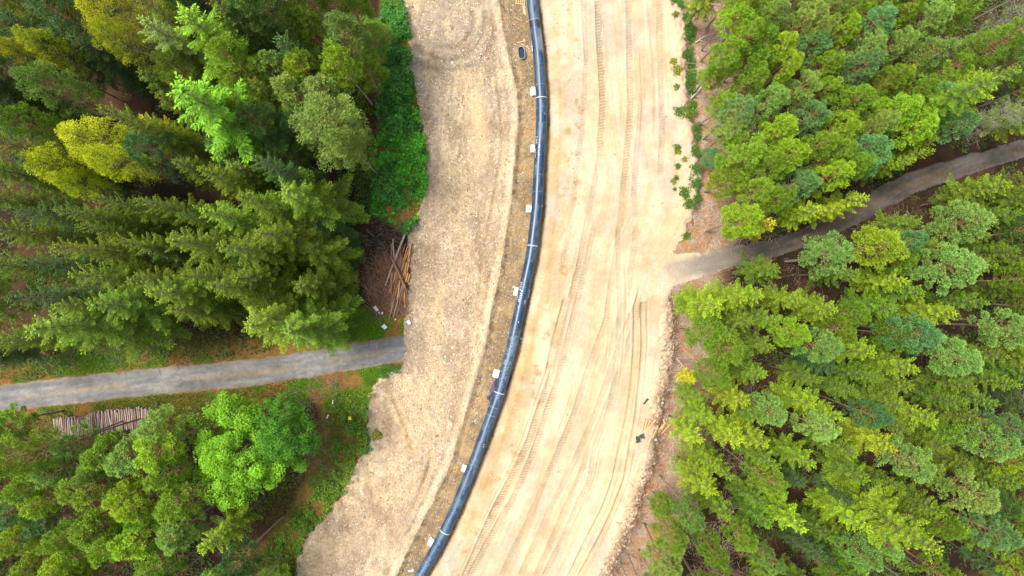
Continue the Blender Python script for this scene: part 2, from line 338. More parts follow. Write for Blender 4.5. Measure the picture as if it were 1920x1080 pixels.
def leaf_mat(name, use_obj=True, transl=.16):
    m, nt, b = new_mat(name); L = nt.links
    at = node(nt, 'ShaderNodeAttribute', attribute_name='Col'); out = at.outputs['Color']
    if use_obj:
        oi = node(nt, 'ShaderNodeObjectInfo'); mx = node(nt, 'ShaderNodeVectorMath', operation='MULTIPLY')
        L.new(at.outputs['Color'], mx.inputs[0]); L.new(oi.outputs['Color'], mx.inputs[1]); out = mx.outputs[0]
        tc = node(nt, 'ShaderNodeTexCoord'); n1 = node(nt, 'ShaderNodeTexNoise'); n1.inputs['Scale'].default_value = .9; n1.inputs['Detail'].default_value = 3
        L.new(tc.outputs['Object'], n1.inputs['Vector'])
        vm = node(nt, 'ShaderNodeVectorMath', operation='SCALE'); L.new(out, vm.inputs[0]); L.new(math_(nt, 'ADD', math_(nt, 'MULTIPLY', n1.outputs['Fac'], 1.0), .5), vm.inputs['Scale']); out = vm.outputs[0]
    L.new(out, b.inputs['Base Color']); b.inputs['Roughness'].default_value = .6; b.inputs['Specular IOR Level'].default_value = .25
    tr = node(nt, 'ShaderNodeBsdfTranslucent'); L.new(out, tr.inputs['Color'])
    mix = node(nt, 'ShaderNodeMixShader'); mix.inputs[0].default_value = transl
    L.new(b.outputs[0], mix.inputs[1]); L.new(tr.outputs[0], mix.inputs[2]); L.new(mix.outputs[0], nt.nodes['Material Output'].inputs['Surface'])
    return m
M_floor = ground_mat('forest floor soil', .8, 6, .05); M_sand = ground_mat('packed sand', .22, 7, .012, tread=True); M_grav = ground_mat('gravelly soil', .75, 7, .05)
M_trench = ground_mat('damp trench soil', .7, 7, .06); M_road = ground_mat('road gravel', .45, 9, .02)
M_leaf = leaf_mat('tree foliage', True, .13); M_herb = leaf_mat('herb foliage', False, .25); M_stone = attr_mat('stones', .85, 14, .2); M_stick = attr_mat('sticks', .9, 10, .25)
M_bark = noise_mat('pine bark', (.10,.065,.045), (.20,.13,.085), 4, .95, .1, bump=.02, stretch=(1,1,.25), objrand=.2)
M_bark2 = attr_mat('bark', .95, 5, .3, .1)

# ------------------------------------------------------------------ ground objects (one height field cut along the zone borders)
vid = np.arange(ny*nx).reshape(ny, nx)
Q = np.stack([vid[:-1,:-1], vid[:-1,1:], vid[1:,1:], vid[1:,:-1]], -1).reshape(-1, 4)
qz = np.minimum.reduce([zone[:-1,:-1], zone[1:,1:]]).reshape(-1)
AV = np.stack([GX, GY, GZ], -1).reshape(-1, 3); AC = GC.reshape(-1, 3)
qz = np.where((qz == 0), 0, zone[:-1,:-1].reshape(-1)); qz = zone[:-1,:-1].reshape(-1)
for zi, nm, mt in ((0,'forest_floor',M_floor),(1,'sand_track',M_sand),(2,'gravel_ground',M_grav),(3,'pipe_trench',M_trench),(4,'forest_road',M_road),(5,'forest_road',M_road)):
    F = Q[qz == zi]; used = np.unique(F); rem = np.zeros(ny*nx, np.int32); rem[used] = np.arange(len(used))
    att = {'tread': GT.ravel()[used], 'along': GS.ravel()[used]} if zi == 1 else None
    me = np_mesh(nm, AV[used], rem[F], AC[used], att, True)
    o = mesh_obj(nm, me, mt); tag(o, kind='structure')
del AV, AC, Q

# ------------------------------------------------------------------ scattered stuff helpers
OCT_V = np.array([[1,0,0],[-1,0,0],[0,1,0],[0,-1,0],[0,0,1],[0,0,-1]], float)
OCT_F = np.array([[0,2,4],[2,1,4],[1,3,4],[3,0,4],[2,0,5],[1,2,5],[3,1,5],[0,3,5]])
def stones(name, X, Y, r, C, mat=None, flat=.6):
    n = len(X); Z = ground_z(X, Y)
    B = OCT_V[None]*(1+.35*(rng.random((n, 6, 1))-.5))+(rng.random((n, 6, 3))-.5)*.35
    B = B*r[:, None, None]; sx = .7+.6*rng.random(n); B[:, :, 0] *= sx[:, None]; B[:, :, 2] *= flat
    a = rng.random(n)*6.283; ca, sa = np.cos(a)[:, None], np.sin(a)[:, None]
    x = B[:, :, 0]*ca-B[:, :, 1]*sa; y = B[:, :, 0]*sa+B[:, :, 1]*ca
    V = np.stack([x+X[:, None], y+Y[:, None], B[:, :, 2]+(Z+r*flat*.35)[:, None]], -1).reshape(-1, 3)
    F = (OCT_F[None]+(np.arange(n)*6)[:, None, None]).reshape(-1, 3)
    return mesh_obj(name, np_mesh(name, V, F, np.repeat(C, 6, 0)), mat or M_stone)
def rhombs(P, D, N, L, Wd, bend=None):
    """leaf-like quads: base P, direction D, rough normal N"""
    D = D/np.linalg.norm(D, axis=1, keepdims=True); Sd = np.cross(D, N); Sd /= (np.linalg.norm(Sd, axis=1, keepdims=True)+1e-9)
    L = np.asarray(L)[:, None]; Wd = np.asarray(Wd)[:, None]
    m = P+D*L*.45
    if bend is not None: m = m+N*L*bend
    return np.stack([P, m+Sd*Wd, P+D*L, m-Sd*Wd], 1).reshape(-1, 3)
def quads(n): return np.arange(n*4).reshape(n, 4)
def pick(cols, n, jit=.15):
    c = np.array(cols, float)[rng.integers(0, len(cols), n)]
    return c*(1+jit*(rng.random((n, 1))*2-1))*(1+.06*(rng.random((n, 3))*2-1))
def scatter(x0, x1, y0, y1, n):
    """random photo-pixel points, returned with the site's distances"""
    px = rng.random(n)*(x1-x0)+x0; py = rng.random(n)*(y1-y0)+y0
    X = wx(px); Y = wy(py)
    return px, py, X, Y

# gravel stones
px, py, X, Y = scatter(540, 1000, -20, 1100, 130000)
z, _, _, _, _, dl, dr, dp, dg, yl, yr = site(X, Y)
dens = .12+.88*sst(fbm(X, Y, 2.6, 101, 5), .44, .56)
dens = np.maximum(dens, .9*sst(py, 330, 420)*(1-sst(py, 700, 760)))
dens *= 1-.8*gauss(dg, 7); dens *= 1-.85*(gauss(px-np.interp(py, [150,330], [888,905]), 18)*sst(py, 160, 190)*(1-sst(py, 290, 330)))
k = (z == 2) & (rng.random(len(X)) < dens*.8); k |= (z == 3) & (rng.random(len(X)) < .55)
X, Y, zz = X[k], Y[k], z[k]; r = .028+.085*rng.random(len(X))**2.8; big = rng.random(len(X)) < .012; r[big] *= 1.9
C = pick([(.46,.38,.27),(.55,.44,.30),(.38,.30,.20),(.30,.22,.13),(.62,.55,.45),(.45,.28,.13),(.36,.32,.28),(.50,.38,.22)], len(X), .25)
w = rng.random(len(X)) < .05; C[w] = np.array([.72,.68,.60])
C[zz == 3] *= .72
tag(stones('gravel_stones', X, Y, r, C), kind='stuff', label='loose pale and brown stones strewn over the gravel strip and trench', cat='gravel')
# rubble along the sand side and crumbs of soil on the right bank
px, py, X, Y = scatter(840, 1300, -20, 1100, 60000)
z, _, _, _, _, dl, dr, dp, dg, yl, yr = site(X, Y)
p = .30*gauss(dp-66, 13)*sst(fbm(X, Y, 1.5, 103), .45, .6)*(py < 560)+.06*gauss(dp-34, 14)+.012+.9*gauss(dr-3, 13)*sst(py, 540, 580)*.6+.10*gauss(dr-6, 10)
k = (z == 1) & (rng.random(len(X)) < p); X, Y = X[k], Y[k]; r = .03+.08*rng.random(len(X))**2; lo = (dr[k] < 22) & (py[k] > 560); r[lo] *= 1.7
C = pick([(.60,.46,.30),(.50,.34,.20),(.68,.58,.44),(.44,.27,.15),(.62,.50,.40)], len(X), .2); C[lo] *= .85
tag(stones('soil_crumbs', X, Y, r, C, flat=.7), kind='stuff', label='lumps of soil and small stones on the sand track and its banks', cat='rubble')

# undergrowth of brambles and nettles: leaves in low mounds
def herbs(name, px, py, z0, size, C, up=.6, hgt=.5):
    X = wx(px); Y = wy(py); n = len(X)
    Z = ground_z(X, Y)+z0
    a = rng.random(n)*6.283; t = (rng.random(n)*1.1-.15)*up
    D = np.stack([np.cos(a)*np.cos(t), np.sin(a)*np.cos(t), np.sin(t)], 1)
    N = np.stack([rng.normal(0, .35, n), rng.normal(0, .35, n), np.ones(n)], 1)
    V = rhombs(np.stack([X, Y, Z], 1), D, N, size, size*.33)
    return np_mesh(name, V, quads(n), np.repeat(C, 4, 0))
px, py, X, Y = scatter(670, 815, -30, 445, 60000)
dl = EDGE_L.d(px, py)+(fbm(X, Y, 1.3, 110)-.5)*26
in1 = np.interp(py, [0,80,180,250,330,400,440], [714,708,708,714,696,698,768])
mound = fbm(X, Y, 1.3, 111)
k = (dl < 3) & (px > in1+(fbm(X, Y, 1.6, 112)-.5)*26) & (sst(mound, .30, .45)*(1-.75*sst(py, 310, 400)*(fbm(X, Y, 1.2, 113) < .5)) > rng.random(len(X)))
px, py, mound = px[k], py[k], mound[k]; n = len(px)
hg = sst(mound, .3, .7)*1.3*rng.random(n)**.5
C = pick([(.045,.18,.022),(.07,.24,.022),(.04,.15,.04),(.11,.30,.022)], n, .35)
br = (py > 190) & (fbm(wx(px), wy(py), 2.0, 114) > .5); C[br] *= np.array([1.5,1.75,.9])
me = herbs('bramble_thicket', px, py, hg, .16+.16*rng.random(n), C)
tag(mesh_obj('bramble_thicket', me, M_herb), kind='stuff', label='dense dark green bramble and nettle thicket along the gravel edge', cat='undergrowth')
# lower strip south of the road
px, py, X, Y = scatter(380, 720, 735, 1110, 90000)
dl = EDGE_L.d(px, py)+(fbm(X, Y, 1.3, 120)-.5)*24; in2 = np.interp(py, [735,760,850,900,960,1000,1080], [620,620,615,590,560,520,450]); mound = fbm(X, Y, .9, 121)
k = (dl < 2) & (px > in2+(mound-.5)*50) & (rng.random(len(X)) < .15+.85*sst(mound, .4, .55)) & (rng.random(len(X)) < .75)
px, py, mound = px[k], py[k], mound[k]; n = len(px)
C = pick([(.09,.24,.018),(.14,.31,.02),(.07,.18,.022),(.19,.28,.02)], n, .3)
ye = rng.random(n) < .02*(fbm(wx(px), wy(py), 1.5, 122) > .56)*3; C[ye] = (.6,.42,.02)
me = herbs('weed_bank', px, py, sst(mound, .3, .7)*.8*rng.random(n)**.5, .12+.12*rng.random(n), C)
tag(mesh_obj('weed_bank', me, M_herb), kind='stuff', label='leafy green weeds with yellow flowers on the bank below the left road', cat='undergrowth')
# grass
GP = []
for (x0, x1, y0, y1, n) in ((-20,440,590,745,42000),(-20,420,740,800,24000),(600,775,575,668,22000),(420,760,690,790,26000),(440,640,740,1090,26000),(655,710,180,420,5000)):
    px, py, X, Y = scatter(x0, x1, y0, y1, n); GP.append(np.stack([px, py], 1))
GP = np.vstack(GP); px, py = GP.T; X, Y = wx(px), wy(py)
z, _, _, _, _, dl, dr, dp, dg, yl, yr = site(X, Y)
g = fbm(X, Y, 2.0, 131); br = (px > 590) & (py < 700) | ((px > 540) & (py > 690) & (py < 770)) | ((px > 110) & (px < 310) & (py < 700))
k = (z == 0) & (dl < 0) & (np.abs(yl) > 25+rng.random(len(X))*6) & (rng.random(len(X)) < sst(g, .34, .52)*np.where(br, 1, .6))
px, py, X, Y, g, br = px[k], py[k], X[k], Y[k], g[k], br[k]; n = len(px)
a = rng.random(n)*6.283; t = .35+rng.random(n)*.9; D = np.stack([np.cos(a)*np.cos(t), np.sin(a)*np.cos(t), np.sin(t)], 1)
C = pick([(.16,.19,.02),(.22,.17,.03),(.10,.18,.018),(.24,.14,.035)], n, .25); C[br] = pick([(.14,.34,.016),(.10,.27,.016),(.20,.33,.02)], br.sum(), .25)
V = rhombs(np.stack([X, Y, ground_z(X, Y)-.02], 1), D, np.tile([0.1, .2, 1.], (n, 1)), .16+.2*rng.random(n), .025+.02*rng.random(n))
tag(mesh_obj('grass', np_mesh('grass', V, quads(n), np.repeat(C, 4, 0)), M_herb), kind='stuff', label='grass on the verges of the left road and clearing', cat='grass')

px, py, X, Y = scatter(-120, 700, -100, 1150, 60000); p2 = scatter(1400, 2040, -100, 1150, 60000)
px, py = np.concatenate([px, p2[0]]), np.concatenate([py, p2[1]]); X, Y = wx(px), wy(py)
z, _, _, _, _, dl, dr, dp, dg, yl, yr = site(X, Y); f_ = fbm(X, Y, 3.0, 150, 4)
k = (z == 0) & (f_ > .50) & (np.abs(yl) > 34) & (np.abs(yr) > 24) & ((px > 960) | (dl < -95)); px, py, f_ = px[k], py[k], f_[k]; n = len(px)
me = herbs('ferns', px, py, sst(f_, .5, .65)*.5*rng.random(n), .18+.2*rng.random(n), pick([(.05,.13,.02),(.08,.16,.02),(.10,.13,.03)], n, .3))
tag(mesh_obj('ferns', me, M_herb), kind='stuff', label='low ferns and bilberry growing on the shaded forest floor', cat='undergrowth')
# sticks: slash, brushwood and dry twigs on the forest floor
def stick_mesh(name, P, D, L, r, C):
    n = len(P); D = D/np.linalg.norm(D, axis=1, keepdims=True); up = np.tile([0, 0, 1.], (n, 1)); s1 = np.cross(D, up); s1 /= np.linalg.norm(s1, axis=1, keepdims=True)+1e-9; s2 = np.cross(D, s1)
    ring = []
    for t, f in ((0, 1), (1, .5)):
        for k in range(3):
            an = k*2.094; ring.append(P+D*(L*t)[:, None]+(s1*math.cos(an)+s2*math.sin(an))*(r*f)[:, None])
    V = np.stack(ring, 1).reshape(-1, 3); F = np.array([[0,1,4,3],[1,2,5,4],[2,0,3,5]]); F = (F[None]+(np.arange(n)*6)[:, None, None]).reshape(-1, 4)
    return np_mesh(name, V, F, np.repeat(C, 6, 0))
ST = []
for (x0, x1, y0, y1, n) in ((1285,1480,-10,450,7500),(1150,1420,540,1100,13000),(1300,1700,380,560,2500),(680,775,410,610,1800),(0,430,590,690,1500),(540,640,700,900,1500),(1400,1920,0,1080,6000),(60,480,790,1090,2500)):
    px, py, X, Y = scatter(x0, x1, y0, y1, n); ST.append(np.stack([px, py], 1))
px, py = np.vstack(ST).T; X, Y = wx(px), wy(py); z, _, _, _, _, dl, dr, dp, dg, yl, yr = site(X, Y)
k = ((z == 0) | ((z == 1) & (dr < 10) & (py > 570) & (rng.random(len(X)) < .5))) & (fbm(X, Y, 1.6, 141) > .42) & (rng.random(len(X)) < .8); px, py, X, Y = px[k], py[k], X[k], Y[k]; n = len(X)
a = rng.random(n)*6.283; D = np.stack([np.cos(a), np.sin(a), rng.normal(0, .15, n)], 1)
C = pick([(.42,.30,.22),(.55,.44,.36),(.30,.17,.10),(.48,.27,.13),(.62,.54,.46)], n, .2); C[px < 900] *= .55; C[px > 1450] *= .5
L = .3+1.3*rng.random(n)**2
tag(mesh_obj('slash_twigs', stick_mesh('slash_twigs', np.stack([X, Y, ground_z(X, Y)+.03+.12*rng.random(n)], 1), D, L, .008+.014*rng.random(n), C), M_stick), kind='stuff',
    label='dry twigs and felling slash scattered on the forest floor', cat='brushwood')

n = 1500; py = 555+rng.random(n)*530; px = EDGE_R.at(py)-2+rng.normal(0, 8, n); X, Y = wx(px), wy(py); a = rng.random(n)*6.283
tag(mesh_obj('roots', stick_mesh('roots', np.stack([X, Y, ground_z(X, Y)+.02+.12*rng.random(n)], 1), np.stack([np.cos(a), np.sin(a), rng.normal(0, .25, n)], 1), .2+.7*rng.random(n)**2, .010+.022*rng.random(n), pick([(.14,.09,.06),(.22,.14,.09),(.34,.24,.16)], n, .2)), M_stick), kind='stuff', label='torn roots and twigs sticking out of the right hand bank', cat='roots')

# ------------------------------------------------------------------ tree makers (crown and trunk meshes shared by many trees)
def tube(path, rad, sides=6):
    path = np.array(path, float); n = len(path); V = []; T = np.gradient(path, axis=0)
    T /= np.linalg.norm(T, axis=1, keepdims=True)+1e-9
    ref = np.array([0, 0, 1.]) if abs(T[0, 2]) < .9 else np.array([1., 0, 0])
    for i in range(n):
        s1 = np.cross(T[i], ref); s1 /= np.linalg.norm(s1)+1e-9; s2 = np.cross(T[i], s1)
        for k in range(sides):
            an = 2*math.pi*k/sides; V.append(path[i]+(s1*math.cos(an)+s2*math.sin(an))*rad[i])
    F = []
    for i in range(n-1):
        for k in range(sides):
            k2 = (k+1) % sides; F.append([i*sides+k, (i+1)*sides+k, (i+1)*sides+k2, i*sides+k2])
    return np.array(V), np.array(F)
class Wood:
    def __init__(s): s.V = []; s.F = []; s.C = []; s.n = 0
    def add(s, path, rad, col, sides=5):
        V, F = tube(path, rad, sides); s.V.append(V); s.F.append(F+s.n); s.C.append(np.tile(col, (len(V), 1)) if np.ndim(col) == 1 else np.repeat(col, sides, 0)); s.n += len(V)
    def mesh(s, name): return np_mesh(name, np.vstack(s.V), np.vstack(s.F), np.vstack(s.C), smooth=True)
class Leaves:
    def __init__(s): s.V = []; s.C = []
    def add(s, P, D, N, L, Wd, C, bend=None): s.V.append(rhombs(P, D, N, L, Wd, bend)); s.C.append(np.repeat(C, 4, 0))
    def mesh(s, name):
        V = np.vstack(s.V); return np_mesh(name, V, quads(len(V)//4), np.vstack(s.C))
def tcol(n, v, spread=.22, warm=0):
    c = (v*(1+spread*(rng.random(n)*2-1)))[:, None]*np.ones((1, 3)); c[:, 0] *= 1+.25*warm+.12*rng.normal(size=n); c[:, 2] *= 1+.2*rng.normal(size=n); return np.clip(c, .1, 3)
BARK_LOW = np.array((.19,.15,.12)); BARK_UP = np.array((.42,.24,.12)); TWIG = np.array((.20,.16,.13))
def make_spruce(seed, Ht=20., R=3.2, base=.12, whorls=22, droop=.35, dense=1., leaf=.34, ragged=.15):
    global rng; keep = rng; rng = np.random.default_rng(seed)
    wd = Wood(); lf = Leaves()
    tz = np.linspace(-.3, Ht*.98, 7); wd.add([(0.04*math.sin(z), .04*math.cos(z*.7), z) for z in tz], .17*(1-tz/Ht*.93)+.015, BARK_LOW, 7)
    for w in range(whorls):
        f = (w/(whorls-1))**.85; z0 = Ht*(base+(1-base)*.985*f)+rng.normal()*.1
        rad = R*(1-f)**.72*(1-.25*max(0, .25-f)/.25)+.22; nb = int(5+2*(1-f)+.6*rng.random())
        ph = rng.random()*6.283
        for b in range(nb):
            az = ph+6.283*b/nb+rng.normal()*.16; L = rad*(1+ragged*rng.normal()); L = max(L, .2)
            el0 = .75*f-.12+rng.normal()*.07
            m = 6; ss = np.linspace(0, 1, m)
            hz = ss*L; vz = L*(np.tan(el0)*ss-droop*(1-f*.8)*ss**1.6+.12*ss**4)
            path = np.stack([np.cos(az)*hz, np.sin(az)*hz, z0+vz], 1)
            if L > .7: wd.add(path[::2] if m > 3 else path, [.034, .022, .010][:len(path[::2])], TWIG*(1.1+.8*rng.random()), 3)
            nt = max(5, int(L/.13*dense)); t = np.sort(rng.random(nt)*.88+.12*rng.random(nt)); t = np.clip(.12+.88*np.arange(nt)/nt+rng.normal(0, .02, nt), .1, 1)
            P = np.stack([np.interp(t, ss, path[:, k]) for k in range(3)], 1)
            fw = np.array([math.cos(az), math.sin(az), 0]); sd = np.array([-math.sin(az), math.cos(az), 0])
            for sgn in (-1, 1):
                tl = L*.27*np.sin(np.clip(1.05-t*.86, .06, 1)*1.5)*(.75+.5*rng.random(nt))+.10
                D = fw*(.75+.2*rng.random((nt, 1)))+sd*sgn*(.75+.35*rng.random((nt, 1)))+np.array([0, 0, 1.])*(rng.normal(-.18, .16, (nt, 1))-.15*(1-f))
                N = np.stack([rng.normal(0, .35, nt), rng.normal(0, .35, nt), np.ones(nt)], 1)
                ns = np.maximum(1, np.round(tl/leaf)).astype(int); Dn = D/np.linalg.norm(D, axis=1, keepdims=True)
                idx = np.repeat(np.arange(nt), ns); kk = np.concatenate([np.arange(q) for q in ns])
                ll = tl[idx]/ns[idx]
                PP = P[idx]+Dn[idx]*(kk*ll)[:, None]; PP[:, 2] -= (kk*ll)**1.5*.12
                DD = Dn[idx]+rng.normal(0, .22, (len(idx), 3))
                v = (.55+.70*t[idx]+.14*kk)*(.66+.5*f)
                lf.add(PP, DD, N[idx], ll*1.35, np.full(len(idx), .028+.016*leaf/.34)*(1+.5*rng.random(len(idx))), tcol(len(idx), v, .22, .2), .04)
            # tip shoots
            q = 3; D = fw+rng.normal(0, .25, (q, 3)); lf.add(np.tile(path[-1], (q, 1)), D, np.tile([0, 0, 1.], (q, 1)), np.full(q, .3), np.full(q, .06), tcol(q, np.full(q, 1.3), .15, .5))
    q = 14; a = rng.random(q)*6.283; D = np.stack([np.cos(a)*.6, np.sin(a)*.6, np.ones(q)], 1)
    lf.add(np.tile([0, 0, Ht*.95], (q, 1))+rng.normal(0, .05, (q, 3)), D, rng.normal(0, 1, (q, 3)), np.full(q, .45), np.full(q, .05), tcol(q, np.full(q, 1.25), .15, .4))
    rng = keep
    return wd.mesh('spruce_trunk'), lf.mesh('spruce_crown'), Ht, R
def make_pine(seed, Ht=17., R=2.3, c0=.55, clumps=34, per=95, tuft=.24, open_=.0, bark='pine', cr=(.45,.8), lim=True, flat=1.0):
    global rng; keep = rng; rng = np.random.default_rng(seed)
    wd = Wood(); lf = Leaves(); tz = np.linspace(-.3, Ht*.93, 9); ph = rng.random(2)*6
    tx = .12*np.sin(tz*.35+ph[0])-.12*math.sin(ph[0]); ty = .12*np.sin(tz*.3+ph[1])-.12*math.sin(ph[1])
    mix = np.clip((tz/Ht-.25)*2.5, 0, 1)[:, None]; colr = (BARK_LOW*1.5)*(1-mix)+BARK_UP*mix if bark == 'pine' else np.tile(BARK_LOW, (9, 1))
    wd.add(np.stack([tx, ty, tz], 1), .15*(1-tz/Ht*.8)+.01, colr, 7)
    H0 = Ht*c0; Hc = Ht-H0
    for c in range(clumps):
        u = (c+.5)/clumps; az = c*2.399+rng.normal()*.35
        f = u**.85; z = H0+Hc*(.05+.93*f)+rng.normal()*.25
        rr = R*math.sqrt(max(.02, 1-(f*1.0)**2.2))*(.62+.42*rng.random())*(1 if c < clumps-4 else .6)
        if f < .25: rr *= .75+.25*f/.25
        cx, cy = rr*math.cos(az), rr*math.sin(az); ax = np.interp(z, tz, tx); ay = np.interp(z, tz, ty); cx += ax; cy += ay
        zb = z-.55*rr-.2
        if lim: wd.add([(ax, ay, max(zb, H0*.95)), (ax+(cx-ax)*.5, ay+(cy-ay)*.5, (zb+z)/2+.1), (cx, cy, z)], [.045, .03, .012], (BARK_UP if bark == 'pine' else TWIG)*(.7+.5*rng.random()), 4)
        s = (cr[0]+(cr[1]-cr[0])*rng.random())*R/2.3
        n = int(per*(.7+.6*rng.random())); d = rng.normal(0, 1, (n, 3)); d /= np.linalg.norm(d, axis=1, keepdims=True); d[:, 2] = np.where(d[:, 2] < -.35, -d[:, 2], d[:, 2])
        rad = s*rng.random(n)**.4; P = np.array([cx, cy, z])+d*rad[:, None]*np.array([1, 1, .6*flat])
        D = d*np.array([1, 1, .7])+rng.normal(0, .35, (n, 3))+np.array([cx-ax, cy-ay, .5])*.25
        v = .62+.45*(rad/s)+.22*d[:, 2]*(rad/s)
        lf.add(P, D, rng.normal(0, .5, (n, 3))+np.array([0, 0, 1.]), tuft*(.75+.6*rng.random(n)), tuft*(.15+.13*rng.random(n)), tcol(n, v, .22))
    for q in range(9):       # dead snags below the crown
        z = H0*(.55+.45*rng.random()); az = rng.random()*6.28; L = .5+.9*rng.random(); ax = np.interp(z, tz, tx); ay = np.interp(z, tz, ty)
        wd.add([(ax, ay, z), (ax+L*math.cos(az), ay+L*math.sin(az), z+.1)], [.022, .006], TWIG*1.4, 3)
    rng = keep
    return wd.mesh('pine_trunk'), lf.mesh('pine_crown'), Ht, R
def make_broadleaf(seed, Ht=13., R=4.6, clumps=120, per=150):
    global rng; keep = rng; rng = np.random.default_rng(seed); wd = Wood(); lf = Leaves()
    wd.add([(0, 0, -.3), (.05, 0, 2), (0, .1, 5), (.1, 0, 8)], [.28, .22, .17, .08], BARK_LOW, 8)
    for c in range(clumps):
        u = (c+.5)/clumps; el = math.asin(min(1, -.25+1.25*u)); az = c*2.399+rng.normal()*.3
        lob = .82+.2*math.sin(az*3+seed)+.12*rng.normal(); rr = R*lob*math.cos(el)*(1 if rng.random() > .2 else .7); z = Ht*.58+Ht*.36*math.sin(el)*(.9+.15*rng.normal())
        cx, cy = rr*math.cos(az), rr*math.sin(az)
        if c % 3 == 0: wd.add([(0, 0, 3+rng.random()*2), (cx*.5, cy*.5, z*.75+1), (cx, cy, z-.2)], [.1, .05, .02], BARK_LOW, 4)
        s = .55+.5*rng.random(); n = int(per*(.7+.6*rng.random())); d = rng.normal(0, 1, (n, 3)); d /= np.linalg.norm(d, axis=1, keepdims=True); d[:, 2] = np.where(d[:, 2] < -.2, -d[:, 2], d[:, 2])
        rad = s*rng.random(n)**.3; P = np.array([cx, cy, z])+d*rad[:, None]*np.array([1, 1, .8])
        a = rng.random(n)*6.283; D = np.stack([np.cos(a), np.sin(a), rng.normal(-.1, .35, n)], 1)
        N = d*.7+rng.normal(0, .4, (n, 3))+np.array([0, 0, .6])
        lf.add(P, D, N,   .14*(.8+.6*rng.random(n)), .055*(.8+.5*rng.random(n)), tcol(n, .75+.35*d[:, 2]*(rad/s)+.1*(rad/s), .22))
    rng = keep
    return wd.mesh('broadleaf_trunk'), lf.mesh('broadleaf_crown'), Ht, R
def make_bare(seed, Ht=15., R=3.):
    global rng; keep = rng; rng = np.random.default_rng(seed); wd = Wood(); lf = Leaves(); g = np.array((.36,.33,.29))
    wd.add([(0, 0, -.3), (0, 0, 6), (.1, .1, Ht*.95)], [.16, .11, .02], g, 6)
    for b in range(60):
        z = Ht*(.45+.5*rng.random()); az = rng.random()*6.283; L = R*(1.15-z/Ht*.7)*(.6+.6*rng.random()); e = np.array([math.cos(az)*L, math.sin(az)*L, L*.7])
        wd.add([(0, 0, z), e*.5+(0, 0, z-.1), e+(0, 0, z)], [.035, .02, .007], g*(.8+.4*rng.random()), 3)
        for q in range(9):
            t = .3+.7*rng.random(); p = e*t+(0, 0, z); d = rng.normal(0, .55, 3)+e/L*.6; wd.add([p, p+d*.5, p+d*.9+(0, 0, -.1)], [.013, .009, .004], g*(.8+.5*rng.random()), 3)
        if b % 2 == 0:
            n = 26; P = e*(.3+.7*rng.random((n, 1)))+np.array([0, 0, z])+rng.normal(0, .18, (n, 3)); lf.add(P, rng.normal(0, 1, (n, 3)), rng.normal(0, 1, (n, 3)), np.full(n, .2), np.full(n, .06), tcol(n, np.full(n, 1.), .25))
    rng = keep
    return wd.mesh('bare_trunk'), lf.mesh('bare_crown'), Ht, R
KINDS = {
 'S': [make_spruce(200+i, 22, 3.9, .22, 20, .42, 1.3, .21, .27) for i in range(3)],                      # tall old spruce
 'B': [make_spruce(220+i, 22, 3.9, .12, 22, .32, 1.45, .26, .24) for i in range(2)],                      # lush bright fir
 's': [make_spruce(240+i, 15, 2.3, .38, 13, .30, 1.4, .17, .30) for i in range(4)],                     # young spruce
 'p': [make_pine(260+i, 16, 2.1, .54, 40+4*i, 150, .185, cr=(.34,.66)) for i in range(5)],                             # scots pine
 'P': [make_pine(280+i, 20, 3.3, .48, 80, 170, .20, cr=(.32,.6)) for i in range(2)],                              # big pine
 'L': [make_pine(300+i, 20, 2.6, .55, 46, 200, .17, bark='l', cr=(.55,.9), flat=1.5) for i in range(2)],                    # soft yellow larch
 'D': [make_broadleaf(320, 13, 4.6, 120, 250), make_broadleaf(321, 11, 3.6, 90, 220)],
 'N': [make_bare(340)],
}
